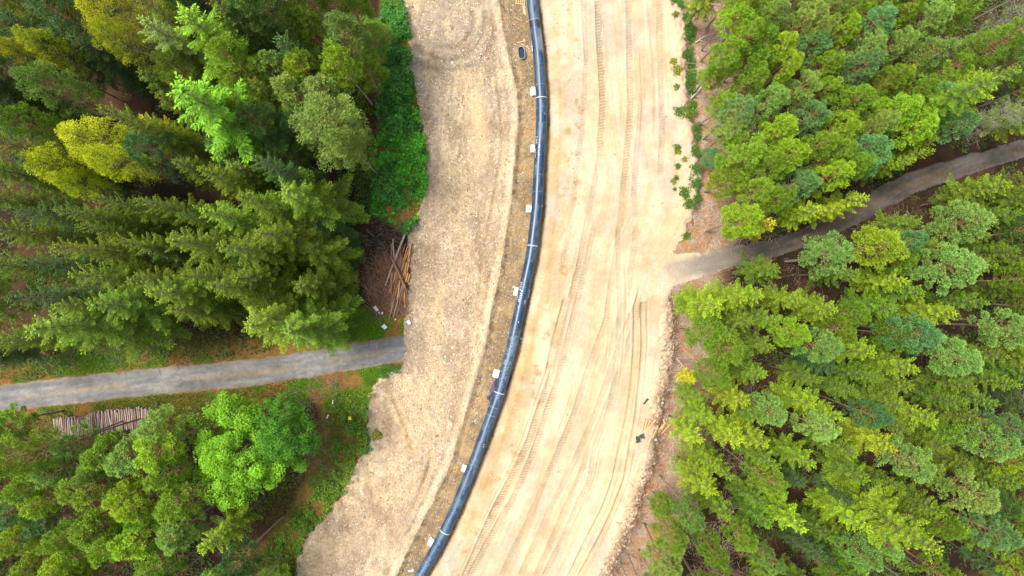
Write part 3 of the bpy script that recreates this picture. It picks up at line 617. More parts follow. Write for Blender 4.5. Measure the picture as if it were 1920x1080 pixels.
# ------------------------------------------------------------------ every tree: kind, crown apex in the photo (px), crown radius px, tone
TREES = '''S 350 30 85 vivid;B 345 172 80 vivid;S 272 40 60 sage;L 88 88 34 gold;L 38 98 24 gold;L 214 66 32 gold;L 195 8 44 gold;P 102 18 44 teal;P 18 48 34 teal
P 88 158 42 sage;s 268 138 34 olive;S 196 206 44 olive;s 272 222 26 gold;s 300 180 26 olive;P 20 180 40 dark;P 40 228 36 green;L 168 262 46 lemon;L 98 308 38 lemon;L 142 342 27 lemon;L 212 300 34 lemon
P 275 278 38 teal;S 108 394 38 olive;S 152 424 34 olive;S 180 372 34 olive;S 262 376 38 olive;S 338 402 30 olive;S 384 396 50 green;S 378 318 44 olive;S 420 462 56 olive;S 325 452 54 olive;S 214 452 38 olive;S 106 462 42 olive
S 18 392 44 dark;S 44 492 44 dark;S 140 516 50 olive;S 246 528 50 olive;S 26 296 44 dark;S 400 536 52 olive;S 538 358 66 green;P 612 232 66 sage;P 640 268 40 sage;S 580 466 60 green;S 490 436 54 olive;S 484 300 46 dark;S 455 370 44 olive
p 572 42 34 green;p 640 60 40 sage;p 566 125 32 lime;p 636 116 36 lime;p 512 120 34 sage;p 545 172 36 sage;p 604 172 36 sage;P 498 20 44 dark;P 484 226 40 dark;p 664 18 36 green;P 690 66 40 green;p 684 130 34 green;P 432 110 50 green;P 460 40 48 dark;P 440 210 44 green
S 66 616 74 green;S 22 560 52 dark;S 176 572 64 green;S 282 548 54 green;S 446 522 52 olive;S 470 610 66 green;S 540 620 66 green;S 560 536 46 olive;S 620 575 52 olive;S 8 640 40 green;S 108 574 46 olive;S 346 518 44 olive
P 18 862 44 green;p 46 914 32 green;p 78 942 30 lime;p 14 962 30 teal;p 192 856 38 green;p 178 884 26 sage;p 240 862 40 sage;p 302 842 44 lime;p 290 800 36 sage;p 132 832 30 sage;p 150 922 38 green;p 226 932 36 lime;p 256 952 28 lime;p 176 992 42 green
p 34 1012 34 lime;p 76 985 28 teal;p 112 1062 38 lime;p 146 1046 26 green;p 330 948 38 green;p 264 972 28 green;p 250 1022 38 lime;s 382 1028 38 lemonolive;p 292 1062 34 green;p 60 1062 28 green;p 2 1064 30 dark;p 120 1006 32 green;p 206 1024 30 green;p 306 892 30 green;p 330 1000 34 sage;p 100 880 34 sage;p 60 862 34 green;p 10 800 34 green;p 210 800 0 skip;p 440 1060 34 dark
D 455 845 100 leaf;D 536 812 60 leafdark
p 1446 26 30 sage;p 1462 86 30 lime;p 1516 28 32 sage;p 1526 84 30 teal;p 1582 52 32 lime;p 1642 44 34 teal;p 1630 92 30 sage;p 1690 82 28 sage;p 1746 38 36 sage;p 1618 124 32 teal;s 1708 128 24 gold;p 1752 100 32 sage;p 1482 120 28 lime;p 1552 124 30 green;p 1504 164 30 sage
p 1548 172 28 green;p 1606 188 34 green;p 1676 152 32 green;p 1728 170 28 green;p 1782 182 32 teal;p 1690 208 36 lime;p 1722 236 36 lime;p 1448 186 28 sage;p 1462 244 34 lime;p 1520 218 28 teal;p 1584 244 38 lime;p 1626 272 28 teal;s 1752 262 20 lemonolive;p 1802 232 28 teal;p 1700 8 28 lime;p 1800 16 32 green
p 1870 82 38 sage;P 1906 62 34 green;s 1850 152 56 lemonolive;S 1898 134 48 olivebright;N 1886 214 40 lemonolive;N 1904 256 44 gold;N 1905 22 36 sage;p 1382 32 28 lime;p 1428 32 32 green;p 1372 96 32 green;p 1404 62 30 green;p 1420 112 32 green;p 1362 190 26 green;p 1392 204 30 teal;p 1414 148 28 green
p 1384 236 36 sage;p 1434 76 30 green;p 1338 294 22 teal;p 1402 286 40 green;p 1372 334 36 green;p 1424 360 32 green;p 1398 412 36 lime;s 1446 418 28 gold;p 1426 450 26 lime;p 1444 302 32 green;p 1482 290 32 lime;p 1502 342 30 teal;p 1566 330 32 lime;p 1632 292 36 teal;p 1576 284 26 green
s 1620 372 30 lemonolive;s 1532 392 34 lemonolive;s 1576 388 26 lemonolive;s 1486 432 28 lemonolive;p 1464 372 28 green;p 1604 312 28 green;s 1708 300 20 lemonolive;s 1742 284 22 lemonolive;p 1540 60 26 sage;p 1600 12 30 green;p 1656 12 28 green;p 1560 14 28 sage;p 1650 232 28 sage;p 1540 270 28 green;p 1340 140 24 green;p 1780 130 26 green;p 1810 290 24 dark
s 1884 348 40 olivebright;p 1812 416 42 pale;s 1716 418 32 olivebright;p 1656 464 40 lime;s 1602 424 28 olivebright;p 1556 482 44 pale;p 1704 452 24 teal;s 1760 462 34 olivebright;p 1792 500 44 pale;s 1452 506 34 olivebright;s 1602 512 28 olivebright;s 1690 526 34 lemonolive;s 1900 470 32 olivebright;s 1860 498 30 olivebright
s 1902 402 32 olivebright;s 1500 562 30 lemonolive;s 1560 580 36 lemonolive;s 1672 578 34 olivebright;s 1782 588 38 lemonolive;s 1722 548 32 olivebright;s 1842 568 30 olivebright;p 1490 622 32 lime;p 1546 648 34 pale;s 1452 600 28 olivebright;s 1444 650 28 olivebright;s 1630 660 36 lemonolive;p 1722 624 40 teal
s 1710 690 38 lemonolive;p 1802 670 42 pale;p 1902 620 38 pale;s 1882 668 30 olivebright;s 1530 712 28 olivebright;s 1602 736 30 olivebright;s 1646 712 26 olivebright;s 1822 726 32 olivebright;s 1520 756 36 lemonolive;p 1450 772 34 pale;s 1572 782 30 lemonolive;p 1642 778 28 teal;s 1686 762 32 olivebright;s 1750 788 34 lemonolive;s 1800 756 28 olivebright;s 1860 756 32 olivebright
p 1540 802 32 pale;s 1902 722 30 olivebright;s 1702 806 28 olivebright;s 1852 796 28 olivebright;p 1894 800 28 teal;s 1520 868 34 lemonolive;s 1452 872 30 olivebright;s 1598 850 32 olivebright;s 1620 896 40 olivebright;s 1668 836 42 lemonolive;p 1716 866 40 pale;s 1756 884 30 olivebright;s 1822 828 34 olivebright;p 1872 832 40 pale;s 1690 918 26 olivebright
p 1832 930 38 pale;s 1790 918 28 olivebright;s 1760 960 32 olivebright;s 1902 908 32 olivebright;s 1810 992 32 lemonolive;p 1872 1000 34 teal;s 1502 990 36 lemonolive;s 1470 922 32 olivebright;s 1440 984 28 olivebright;s 1624 986 38 lemonolive;s 1722 972 32 olivebright;S 1752 1030 60 lemonolive;p 1620 1042 30 pale;s 1902 1044 30 olivebright;p 1442 1046 24 pale
s 1542 1046 28 dark;p 1664 1022 26 pale;s 1572 1064 28 dark;s 1700 1064 26 olivebright;s 1296 566 28 lemonolive;s 1342 572 40 lemonolive;s 1392 560 34 lemonolive;p 1330 626 36 green;p 1368 654 36 green;s 1404 604 30 olivebright;s 1424 556 30 lemonolive;s 1300 712 18 lemon;s 1312 748 20 olivebright;p 1342 702 30 green;s 1396 752 34 lemonolive;s 1332 784 30 lemonolive
s 1424 784 28 olivebright;s 1384 824 34 lemonolive;s 1430 702 32 olivebright;s 1404 662 28 olivebright;s 1310 824 28 lime;s 1432 832 32 lemonolive;s 1342 872 28 lemonolive;s 1330 918 42 lemonolive;s 1366 892 28 olivebright;s 1362 966 32 olivebright;s 1432 948 30 olivebright;p 1242 950 26 green;p 1262 1010 32 green;p 1296 968 26 sage;p 1250 1058 36 sage;p 1340 1036 28 green;p 1394 1010 30 green;p 1440 900 30 green
p 1245 1130 28 green;p 1266 1126 28 green;p 1222 1142 26 sage;p 1202 1152 24 green;p 1330 1122 30 green;p 1292 1136 28 lime;p 1368 1112 30 green;p 1180 1160 24 green;p 1385 -86 28 green;p 1394 -38 26 green;p 1428 -62 30 lime;p 1395 -5 24 lime'''
TONES = {'lime':((.205,.330,.014),'bright green'),'green':((.140,.245,.014),'mid green'),'sage':((.180,.275,.045),'grey green'),'teal':((.110,.235,.065),'blue green'),
 'pale':((.190,.330,.060),'pale green'),'dark':((.045,.100,.018),'dark green'),'olive':((.118,.185,.008),'olive green'),'olivebright':((.115,.212,.010),'olive green'),'lemonolive':((.195,.310,.010),'yellow green'),
 'vivid':((.150,.340,.014),'bright lime green'),'gold':((.300,.320,.010),'golden yellow'),'lemon':((.290,.390,.008),'lemon yellow'),'leaf':((.165,.370,.012),'vivid green'),'leafdark':((.075,.225,.015),'deep green')}
HT = {'S':22,'B':25,'s':13,'p':15.5,'P':20,'L':20,'D':15,'N':15}
pts = []
for row in TREES.replace('\n', ';').split(';'):
    k, a, b, r, t = row.split()
    if t != 'skip': pts.append([k, float(a), float(b), float(r), t, 1.0])
def block(px, py):
    if px < 960: return 'NW' if py < ROAD_L.at(px) else 'SW'
    return 'NE' if py < ROAD_R.at(px) else 'SE'
# trees between the hand-placed ones and just past the picture's rim, same stands
tries = 0
listed = len(pts)
FILL = {'NW':(['S','S','P','S'],['dark','olive','dark','dark'],46),'SW':(['p','p'],['dark','sage','green'],40),'NE':(['p','p','s'],['dark','green','sage'],36),'SE':(['s','s','p'],['dark','olivebright','olive'],34)}
added = 0
for rim in (1, 0):
    cap = 125 if rim else 40; cnt = 0
    for tries in range(5000):
        if cnt >= cap: break
        a = rng.random()*2120-100; b = rng.random()*1280-100
        out = a < -2 or a > 1922 or b < -2 or b > 1082
        if out != bool(rim) or 640 < a < (1330 if b < 500 else 1230): continue
        bl = block(a, b)
        if not rim:
            if bl == 'SW' and (b < 830 or (a > 300)): continue
            if bl == 'NW' and (b > 600 or a > 640): continue
            if bl == 'NE' and a > 1730 and b < 110: continue
            if bl == 'NW' and 140 < a < 260 and 95 < b < 190: continue
            if a > 960 and a < 1420: continue
        if a > 1800 and rim and a < 1990 and b < 20: continue
        if bl == 'SW' and a < 0 and b < 850: continue
        if abs(ROAD_R.at(a)-b) < 55 and a > 1400: continue
        ks, ts_, dist = FILL[bl]
        if rim: ts_ = [q for q in ts_ if q != 'dark']*2+['dark', {'NW':'olive','SW':'lime','NE':'lime','SE':'lemonolive'}[bl]]
        if min((q[1]-a)**2+(q[2]-b)**2 for q in pts) < dist**2: continue
        k = ks[int(rng.random()*len(ks))]; pts.append([k, a, b, (44 if bl == 'NW' else 30)*(.85+.3*rng.random()), ts_[int(rng.random()*len(ts_))], 1. if rim else .82]); added += 1; cnt += 1
def zone_at(x, y):
    z = site(np.array([x]), np.array([y])); return int(z[0][0]), float(z[5][0]), float(z[6][0]), float(z[9][0]), float(z[10][0])
trees = []
for k, a, b, r, t, hs in pts:
    h = HT[k]*hs*(.92+.16*rng.random())
    if block(a, b) == 'NW' and k == 'p': h = 17*(.95+.1*rng.random())
    if block(a, b) == 'SW' and k == 's': h = 15
    ok = False; bl0 = block(a, b)
    while h > 1.8:
        f = (H-h*{'S':.97,'B':.95,'s':.96,'D':.66}.get(k, .84))/H; x = (a-960)*PX*f; y = (540-b)*PX*f
        zt, dl_, dr_, yl_, yr_ = zone_at(x, y); gpx, gpy = x/PX+960, 540-y/PX
        good = zt == 0 and (bl0 != 'NW' or gpx > 460 or yl_ < (-100 if gpx > 100 else -75)) and (gpx > 960 or dl_ < ((-125 if bl0 == 'NW' else -20) if gpy > 400 else -62)) and (gpx < 960 or dr_ < (-5 if (b > 1080 or b < 0) else -14)) and (abs(yl_) > 36 or gpx > 960) and (abs(yr_) > 30 or gpx < 960)
        if good and gpx < 960 and (block(gpx, gpy) != block(a, b)): good = False
        if good: ok = True; break
        h -= .5
    if not ok: continue
    Rw = r*PX*(1-(.55 if k in 'SsB' else .8)*h/H)*({'S':.88,'s':.80,'B':1.1}.get(k, .93 if b > 500 and a > 960 else 1.0))
    trees.append(dict(k=k, a=a, b=b, x=x, y=y, h=h, R=Rw, t=t, bl=block(a, b)))
# labels: a tree is counted back from the clearing within its row above or below the road
ORD = 'first second third fourth fifth sixth seventh eighth ninth tenth eleventh twelfth thirteenth fourteenth fifteenth sixteenth seventeenth eighteenth nineteenth twentieth'.split()
rows = {}
for t in trees:
    rd = ROAD_L.at(t['a']) if t['a'] < 960 else ROAD_R.at(t['a']); t['row'] = int(abs(t['b']-rd)//62); rows.setdefault((t['bl'], t['row']), []).append(t)
for key, l in rows.items():
    l.sort(key=lambda q: abs(q['a']-960))
    for i, q in enumerate(l): q['i'] = i
NAMES = {'S':('spruce_tree','spruce'),'B':('spruce_tree','spruce'),'s':('spruce_tree','spruce'),'p':('pine_tree','pine'),'P':('pine_tree','pine'),'L':('larch_tree','larch'),'D':('broadleaf_tree','broadleaf tree'),'N':('bare_tree','tree')}
SPECIAL = {(350,30):'tall bright green spruce at the top edge beside the grey green spruce',(345,170):'bright lime green spruce with star shaped crown in the dark upper left forest',
 (455,845):'big vivid green round broadleaf tree below the left road',(536,812):'deep green broadleaf tree tucked against the gravel side of the vivid one',
 (1300,712):'small round lemon yellow young spruce beside the sand bank right of the tracks',(382,1028):'yellow green young spruce near the bottom below the big broadleaf tree',
 (1446,418):'golden yellow spruce at the mouth of the right side road',(1905,22):'bare grey tree with pale twigs in the top right corner'}
used_lab = {}
for t in trees:
    nm, kn = NAMES[t['k']]; tone = TONES[t['t']][1]; kn2 = {'N': 'bare tree'}.get(t['k'], kn)
    if t['bl'] in ('NW', 'NE'): where = 'above'
    else: where = 'below'
    side = 'left' if t['a'] < 960 else 'right'
    lab = '%s %s, %s from the clearing in the %s row %s the %s road' % (tone, kn2, ORD[min(t['i'], 19)], ORD[min(t['row'], 19)], where, side)
    lab = SPECIAL.get((int(t['a']), int(t['b'])), lab)
    v = KINDS[t['k']][int(rng.random()*len(KINDS[t['k']]))]
    if t['k'] == 'D': v = KINDS['D'][0 if t['t'] == 'leaf' else 1]
    wm, lm, Hr, Rr = v
    o = empty(nm, (t['x'], t['y'], float(ground_z(t['x'], t['y'])))); o.rotation_euler.z = rng.random()*6.283
    sxy = t['R']/Rr; sz = t['h']/Hr; o.scale = (sxy, sxy, sz)
    tag(o, lab, kn, 'trees %s of the clearing %s the road' % (side, where))
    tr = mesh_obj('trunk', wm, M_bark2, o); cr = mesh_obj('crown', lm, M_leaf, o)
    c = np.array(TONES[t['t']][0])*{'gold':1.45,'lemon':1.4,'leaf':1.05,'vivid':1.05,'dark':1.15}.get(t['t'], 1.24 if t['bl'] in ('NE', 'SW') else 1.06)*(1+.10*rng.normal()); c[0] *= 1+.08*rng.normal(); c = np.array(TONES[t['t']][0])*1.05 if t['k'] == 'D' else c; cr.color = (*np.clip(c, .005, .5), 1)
print('trees', len(trees), 'listed', listed, 'filled', added, 'faces', {k: len(v[0][1].polygons) for k, v in KINDS.items()})


# ------------------------------------------------------------------ the pipeline
PR = .61
def tgt(px, py, z):          # photo pixel of a point at height z -> world
    f = (H-z)/H; return np.array([float(wx(px))*f, float(wy(py))*f, z])
pyv = np.arange(-400, 1481, 2.); pc = np.array([tgt(PIPE.at(y), y, .66) for y in pyv])
pt = np.gradient(pc, axis=0); pt /= np.linalg.norm(pt, axis=1, keepdims=True); pn = np.stack([-pt[:, 1], pt[:, 0], pt[:, 2]*0], 1)   # pn points to image right (+x)
pn *= np.sign(pn[:, :1])
def on_pipe(y, ang, r=PR):   # ang 0 = top, + towards image right
    c = np.array([np.interp(y, pyv, pc[:, k]) for k in range(3)]); n = np.array([np.interp(y, pyv, pn[:, k]) for k in range(3)])
    return c+n*r*math.sin(ang)+np.array([0, 0, 1.])*r*math.cos(ang)
M_pipe, nt, b_ = new_mat('pipe coating')
at = node(nt, 'ShaderNodeAttribute', attribute_name='Col'); at2 = node(nt, 'ShaderNodeAttribute', attribute_name='dust'); nt.links.new(at.outputs['Color'], b_.inputs['Base Color'])
nt.links.new(math_(nt, 'ADD', math_(nt, 'MULTIPLY', at2.outputs['Fac'], .5), .36), b_.inputs['Roughness']); b_.inputs['Specular IOR Level'].default_value = .65
NS = 40; AN = np.linspace(-math.pi, math.pi, NS, endpoint=False); V = []; YY = []; AA = []
pyf = np.arange(-400, 1480.5, 1.)
for y in pyf:
    for a in AN: V.append(on_pipe(y, a)); YY.append(y); AA.append(a)
V = np.array(V); YY = np.array(YY); AA = np.array(AA); U = YY*PX; Vv = AA*PR
dust = .22*sst(fbm(U*.5, Vv*1.6, .6, 301), .42, .75)+.35*sst(vn(U, Vv, .10, 302), .72, .9)*sst(fbm(U, Vv, 1.2, 303), .45, .6)
dust += .55*sst(YY, 595, 640)*(1-sst(YY, 700, 735))*sst(vn(U, Vv, .09, 304), .5, .8)
dust += .35*sst(vn(U*.12, Vv, .05, 305), .75, .9)*((YY > 195) & (YY < 225) & (AA > .1))
dust = np.clip(dust, 0, .8)*(.4+.6*sst(np.cos(AA), -.2, .6))
pcol = np.array([.010,.042,.098])*(1-dust[:, None])+np.array([.26,.36,.44])*dust[:, None]
cream = sst(YY, 54, 60)*(1-sst(YY, 92, 104))*sst(AA, -.2, .9)*(.45+.35*vn(U, Vv, .3, 306)); pcol = pcol*(1-cream[:, None])+np.array([.34,.38,.38])*cream[:, None]
blk = ((YY > 40) & (YY < 53))*.8; pcol *= (1-.75*blk)[:, None]
nY = len(pyf); F = [[i*NS+k, i*NS+(k+1) % NS, (i+1)*NS+(k+1) % NS, (i+1)*NS+k] for i in range(nY-1) for k in range(NS)]
pipe = empty('gas_pipeline', tuple(on_pipe(540, 0, 0)-np.array([0, 0, PR])))
tag(pipe, 'long curving dark blue steel pipe with white weld rings, lying along the trench', 'pipeline')
po = np.array(pipe.location)
mesh_obj('barrel', np_mesh('barrel', V-po, np.array(F)[:, ::-1], pcol, {'dust': np.clip(dust+cream*.6, 0, 1)}, True), M_pipe, pipe)
M_white = noise_mat('white paint', (.70,.72,.74), (.85,.86,.86), 6, .6); M_ringd = noise_mat('dull ring', (.20,.24,.27), (.34,.38,.40), 6, .6)
for y, w, mt in ((184, .65, M_white), (461, .65, M_white), (736, .65, M_white), (997, .65, M_white), (38.5, .6, M_ringd), (160, .35, M_ringd), (328, .3, M_ringd), (360, .3, M_ringd), (763, .5, M_ringd), (778, .5, M_ringd), (870, .3, M_ringd)):
    V = []; nn = 36
    for yy, rr in ((y-w*.9, PR+.002), (y-w*.6, PR+.022), (y+w*.6, PR+.022), (y+w*.9, PR+.002)):
        for k in range(nn): V.append(on_pipe(yy, 2*math.pi*k/nn, rr)-po)
    F = [[i*nn+k, i*nn+(k+1) % nn, (i+1)*nn+(k+1) % nn, (i+1)*nn+k] for i in range(3) for k in range(nn)]
    r_ = mesh_obj('weld_ring' if mt is M_white else 'pipe_band', np_mesh('ring', V, np.array(F)[:, ::-1], smooth=True), mt, pipe)
def marks(y0, y1, a0, a1, nch, th=.016):      # a line of scribbled chalk characters, tops towards the right
    global rng
    w = Wood()
    for c in range(nch):
        yc = y0+(y1-y0)*(c+.5)/nch; hh = (y1-y0)/nch*.36
        for q in range(3):
            p = [(yc+hh*(rng.random()*2-1), a0+(a1-a0)*rng.random()) for _ in range(3)]
            t = np.linspace(0, 1, 5); yy = np.interp(t, [0,.5,1], [u[0] for u in p]); aa = np.interp(t, [0,.5,1], [u[1] for u in p])
            w.add([on_pipe(a_, b_2, PR+.004)-po for a_, b_2 in zip(yy, aa)], [th]*5, np.array([.75,.78,.8]), 4)
    mesh_obj('chalk_writing', w.mesh('chalk_writing'), M_white, pipe)
marks(257, 272, -1.15, -.6, 4); marks(272, 294, -.45, .0, 5); marks(280, 297, -1.2, -.8, 6); marks(530, 546, -1.1, -.5, 4); marks(545, 568, -.7, -.2, 6, .02); marks(556, 566, -1.25, -.9, 2)
marks(561, 568, .5, .9, 2); marks(384, 388, 1.0, 1.3, 2); marks(828, 836, .35, .75, 2, .022); marks(574, 578, -.5, -.2, 1); marks(600, 606, .1, .4, 1)

# white foam supports carrying the pipe
M_foam = noise_mat('white foam', (.55,.54,.51), (.82,.82,.82), 5, .8, bump=.01)
import bmesh
def lump(sx, sy, sz, jit, bev=.05, cuts=3, seed=0):
    r = random.Random(seed); bm = bmesh.new(); bmesh.ops.create_cube(bm, size=1.0)
    bmesh.ops.subdivide_edges(bm, edges=bm.edges[:], cuts=cuts, use_grid_fill=True)
    for v in bm.verts:
        v.co.x *= sx; v.co.y *= sy; v.co.z *= sz
        v.co.x += (r.random()-.5)*jit*(1 if abs(v.co.x) > sx*.4 else .3); v.co.y += (r.random()-.5)*jit*(1 if abs(v.co.y) > sy*.4 else .3); v.co.z += (r.random()-.5)*jit*.25
    me = bpy.data.meshes.new('lump'); bm.to_mesh(me); bm.free(); me.polygons.foreach_set('use_smooth', [False]*len(me.polygons)); return me
PADS = [(167,-.22,.10,'beside the first weld ring from the top',.25),(277,-.20,.0,'below the topmost weld ring beside chalk writing',.06),(391,-.30,.05,'between the first two weld rings',.10),(549,-.18,.0,'beside the longest chalk writing',.2),
        (706,-.38,.0,'just above the purple sheet',.15),(886,-.20,.0,'between the two lowest weld rings',.04),(1027,-.20,.0,'below the lowest weld ring',.10)]
for i, (y, ox, oy, where, jt) in enumerate(PADS):
    c = on_pipe(y, 0, 0); i0 = int((y+400)/2); ang = math.atan2(pn[i0][1], pn[i0][0]); n_ = pn[i0]
    gz = -.36; t = empty('support_block', (c[0]+n_[0]*ox, c[1]+n_[1]*ox, gz)); t.rotation_euler.z = ang
    tag(t, 'white foam support block under the pipe, '+where, 'support block', 'white supports under the pipe')
    for q in range(2):
        o = mesh_obj('foam_slab', lump(1.7-.12*q, .88-.1*(i % 3)*.5, .215, jt*.7, seed=i*2+q), M_foam, t, (0.03*q, 0, .107+.216*q))
# things along the trench
M_tub = noise_mat('dark blue plastic', (.008,.028,.05), (.010,.040,.070), 4, .6, .25); M_grey = noise_mat('grey plastic', (.20,.21,.22), (.32,.33,.33), 6, .6)
def ring_mesh(name, prof, n=40, ax=.38, ay=.70, cap=True):
    V = []
    for (e, z) in prof:
        for k in range(n):
            a = 2*math.pi*k/n; cx, sy = math.cos(a), math.sin(a); V.append(((ax+e)*cx, (ay-ax)*np.sign(sy)*min(1, abs(sy)*2)+(ax+e)*sy*1.0, z))
    F = [[i*n+k, i*n+(k+1) % n, (i+1)*n+(k+1) % n, (i+1)*n+k] for i in range(len(prof)-1) for k in range(n)]
    me = bpy.data.meshes.new(name); fs = [tuple(f) for f in F]
    if cap: fs.append(tuple((len(prof)-1)*n+k for k in range(n)))
    me.from_pydata([tuple(v) for v in V], [], fs); me.update(); return me
def gz(px, py): return float(ground_z(wx(px), wy(py)))
t = empty('tub', (float(wx(977.8)), float(wy(99)), gz(977.8, 99)-.03)); t.rotation_euler.z = .12; tag(t, 'dark blue oval tub standing left of the pipe in the trench', 'tub')
mesh_obj('tub_shell', ring_mesh('tub_shell', [(-.06, 0), (-.01, .4), (-.05, .4), (-.08, .22)]), M_tub, t); mesh_obj('rim', ring_mesh('rim', [(-.012, .39), (.035, .41), (.03, .44), (-.045, .44), (-.05, .405)], cap=False), M_grey, t)
M_yel = noise_mat('pale timber', (.52,.37,.15), (.66,.50,.26), 3, .85, .15, stretch=(1, 6, 6)); M_raw = noise_mat('sawn timber', (.50,.34,.18), (.64,.47,.28), 3, .85, .15, stretch=(6, 1, 6), objrand=.15)
def box_me(name, sx, sy, sz, bev=.006):
    bm = bmesh.new(); bmesh.ops.create_cube(bm, size=1.0)
    for v in bm.verts: v.co.x *= sx; v.co.y *= sy; v.co.z *= sz
    bmesh.ops.bevel(bm, geom=bm.edges[:], offset=min(bev, sz*.3), segments=1, affect='EDGES'); me = bpy.data.meshes.new(name); bm.to_mesh(me); bm.free(); return me
t = empty('pallet', (float(wx(976)), float(wy(-3)), gz(976, 0)+.02)); t.rotation_euler.z = -.06; tag(t, 'yellow wooden pallet left of the pipe at the top edge', 'pallet')
for k in range(3): mesh_obj('stringer', box_me('stringer', 1.1, .10, .10), M_yel, t, (0, -.5+.5*k, .05))
for k in range(5): mesh_obj('deck_board', box_me('deck_board', .12, 1.2, .025), M_yel, t, (-.48+.24*k, 0, .113))
def beam(name, p0, p1, w, h, mat, label, cat, group=None, z0=.0, z1=None, zb=0):
    """a squared timber between two photo pixels, lying on the ground"""
    g0 = gz(*p0)+h/2+z0+zb; g1 = gz(*p1)+h/2+(z0 if z1 is None else z1)+zb
    A = tgt(*p0, g0); B = tgt(*p1, g1); d = B-A; L = np.linalg.norm(d)
    o = mesh_obj(name, box_me(name, L, w, h, .012), mat, None, tuple((A+B)/2)); o.rotation_euler = Vector(d).to_track_quat('X', 'Z').to_euler()
    return tag(o, label, cat, group)
g_ = 'loose boards beside the pipe'
beam('board', (982.5,8), (985,28), .16, .05, M_raw, 'light board leaning against the pipe just below the pallet, right one', 'board', g_, .02)
beam('board', (980.5,10), (982.5,26), .14, .05, M_raw, 'shorter light board just below the pallet, left one', 'board', g_, .05)
beam('wooden_stake', (969.5,80), (986,76.5), .10, .07, M_raw, 'upper of two thin stakes crossing above the blue tub', 'stake', g_, .02)
beam('wooden_stake', (976,82), (994,92), .10, .07, M_raw, 'lower slanting stake between the blue tub and the pipe', 'stake', g_, .05)
beam('wooden_stake', (1018,84.5), (1031,84.5), .07, .06, M_raw, 'thin stake sticking out right of the pipe near the top', 'stake', g_, .05)
beam('wooden_stake', (964,32), (980,39), .07, .05, M_raw, 'thin weathered stake lying above the crossed stakes', 'stake', g_, .02)
beam('strap', (996.5,67), (999,96), .09, .04, M_white, 'thin white strap lying along the left side of the pipe', 'strap', None, .35)
# sheets and scraps
def sheet(name, poly, z, mat, label, cat, rough=.08, seed=0, group=None, n=14):
    """crumpled sheet: a bilinear patch over four photo points"""
    P = [tgt(a, b, 0)[:2] for a, b in poly]; r = np.random.default_rng(seed); V = []
    for i in range(n):
        for j in range(n):
            u, v = i/(n-1), j/(n-1); p = (P[0]*(1-u)+P[1]*u)*(1-v)+(P[3]*(1-u)+P[2]*u)*v
            e = min(u, 1-u, v, 1-v); p = p+r.normal(0, rough*.5, 2)*(.5 if e > 0 else 1)
            V.append((p[0], p[1], float(ground_z(p[0], p[1]))+z+abs(r.normal(0, rough))))
    c = np.mean(V, 0); V = np.array(V)-c; F = [[i*n+j, (i+1)*n+j, (i+1)*n+j+1, i*n+j+1] for i in range(n-1) for j in range(n-1)]
    me = np_mesh(name, V, F, smooth=True); o = mesh_obj(name, me, mat, None, tuple(c)); m = o.modifiers.new('thickness', 'SOLIDIFY'); m.thickness = .012
    return tag(o, label, cat, group)
M_purple = noise_mat('purple sheet', (.035,.025,.075), (.075,.055,.13), 3, .5, .4); M_black = noise_mat('black plastic', (.018,.02,.024), (.05,.052,.06), 5, .45, .5)
sheet('plastic_sheet', [(931,704),(940,712),(924,764),(913,748)], .05, M_purple, 'dark purple sheet spread left of the pipe beside the third weld ring', 'sheet', .07, 1)
sheet('plastic_sheet', [(958,706),(960,704),(950,732),(948,730)], .10, M_purple, 'narrow purple sheet end sticking out right of the pipe', 'sheet', .03, 2)
sheet('plastic_sheet', [(1205.5,757),(1213,746),(1216,748),(1208,758)], .03, M_black, 'small black plastic rag on the pale sand above the stakes', 'sheet', .05, 3)
sheet('plastic_sheet', [(1198,816),(1207,812),(1209,822),(1199,822)], .03, M_black, 'upper black plastic sheet left of the pale stakes', 'sheet', .05, 4)
sheet('plastic_sheet', [(1192,818),(1199,819),(1202,828),(1193,831)], .03, M_black, 'lower black plastic sheet beside the tracks left of the stakes', 'sheet', .05, 5)
def scrap(px, py, sx, sy, rot, label, mat=None, z=.06, seed=0, name='foam_scrap', cat='litter'):
    o = mesh_obj(name, lump(sx, sy, .07, .10*min(sx, sy), cuts=2, seed=seed), mat or M_foam, None, (float(wx(px)), float(wy(py)), gz(px, py)+z)); o.rotation_euler = (.06, -.05, rot)
    return tag(o, label, cat, 'litter beside the clearing')
scrap(722, 612.5, .42, .50, .7, 'white foam scrap in the middle of the green grass above the road', seed=1, z=.30)
scrap(767.5, 604, .38, .48, .6, 'white foam scrap at the gravel edge right of the grass', seed=2, z=.22)
scrap(706.5, 578.5, .32, .62, .6, 'long white foam scrap beside the lower end of the log pile', seed=3, z=.45)
scrap(712.5, 586, .16, .16, .2, 'left of two tiny foam bits below the long white scrap', seed=4, z=.4)
scrap(718, 586.5, .14, .26, -.4, 'right of two tiny foam bits below the long white scrap', seed=5, z=.4)
scrap(650, 573, .40, .30, .3, 'white scrap under the spruces left of the log pile', seed=6, z=.35)
scrap(742.5, 598.5, .14, .14, .3, 'tiny pale scrap in grass below the log ends', seed=7, z=.30)
scrap(772, 1072, .40, .22, .4, 'torn white foam scrap left of the pipe at the bottom', seed=8, z=.06)
scrap(766, 1073, .20, .18, .1, 'tiny torn white scrap leftmost at the bottom of the trench', seed=9, z=.06)
scrap(625.5, 753, .12, .46, -.15, 'upper thin white strip in the grass right of the broadleaf trees', seed=10, z=.2)
scrap(615.5, 780, .12, .46, -.5, 'lower thin white strip in the grass right of the broadleaf trees', seed=11, z=.2)
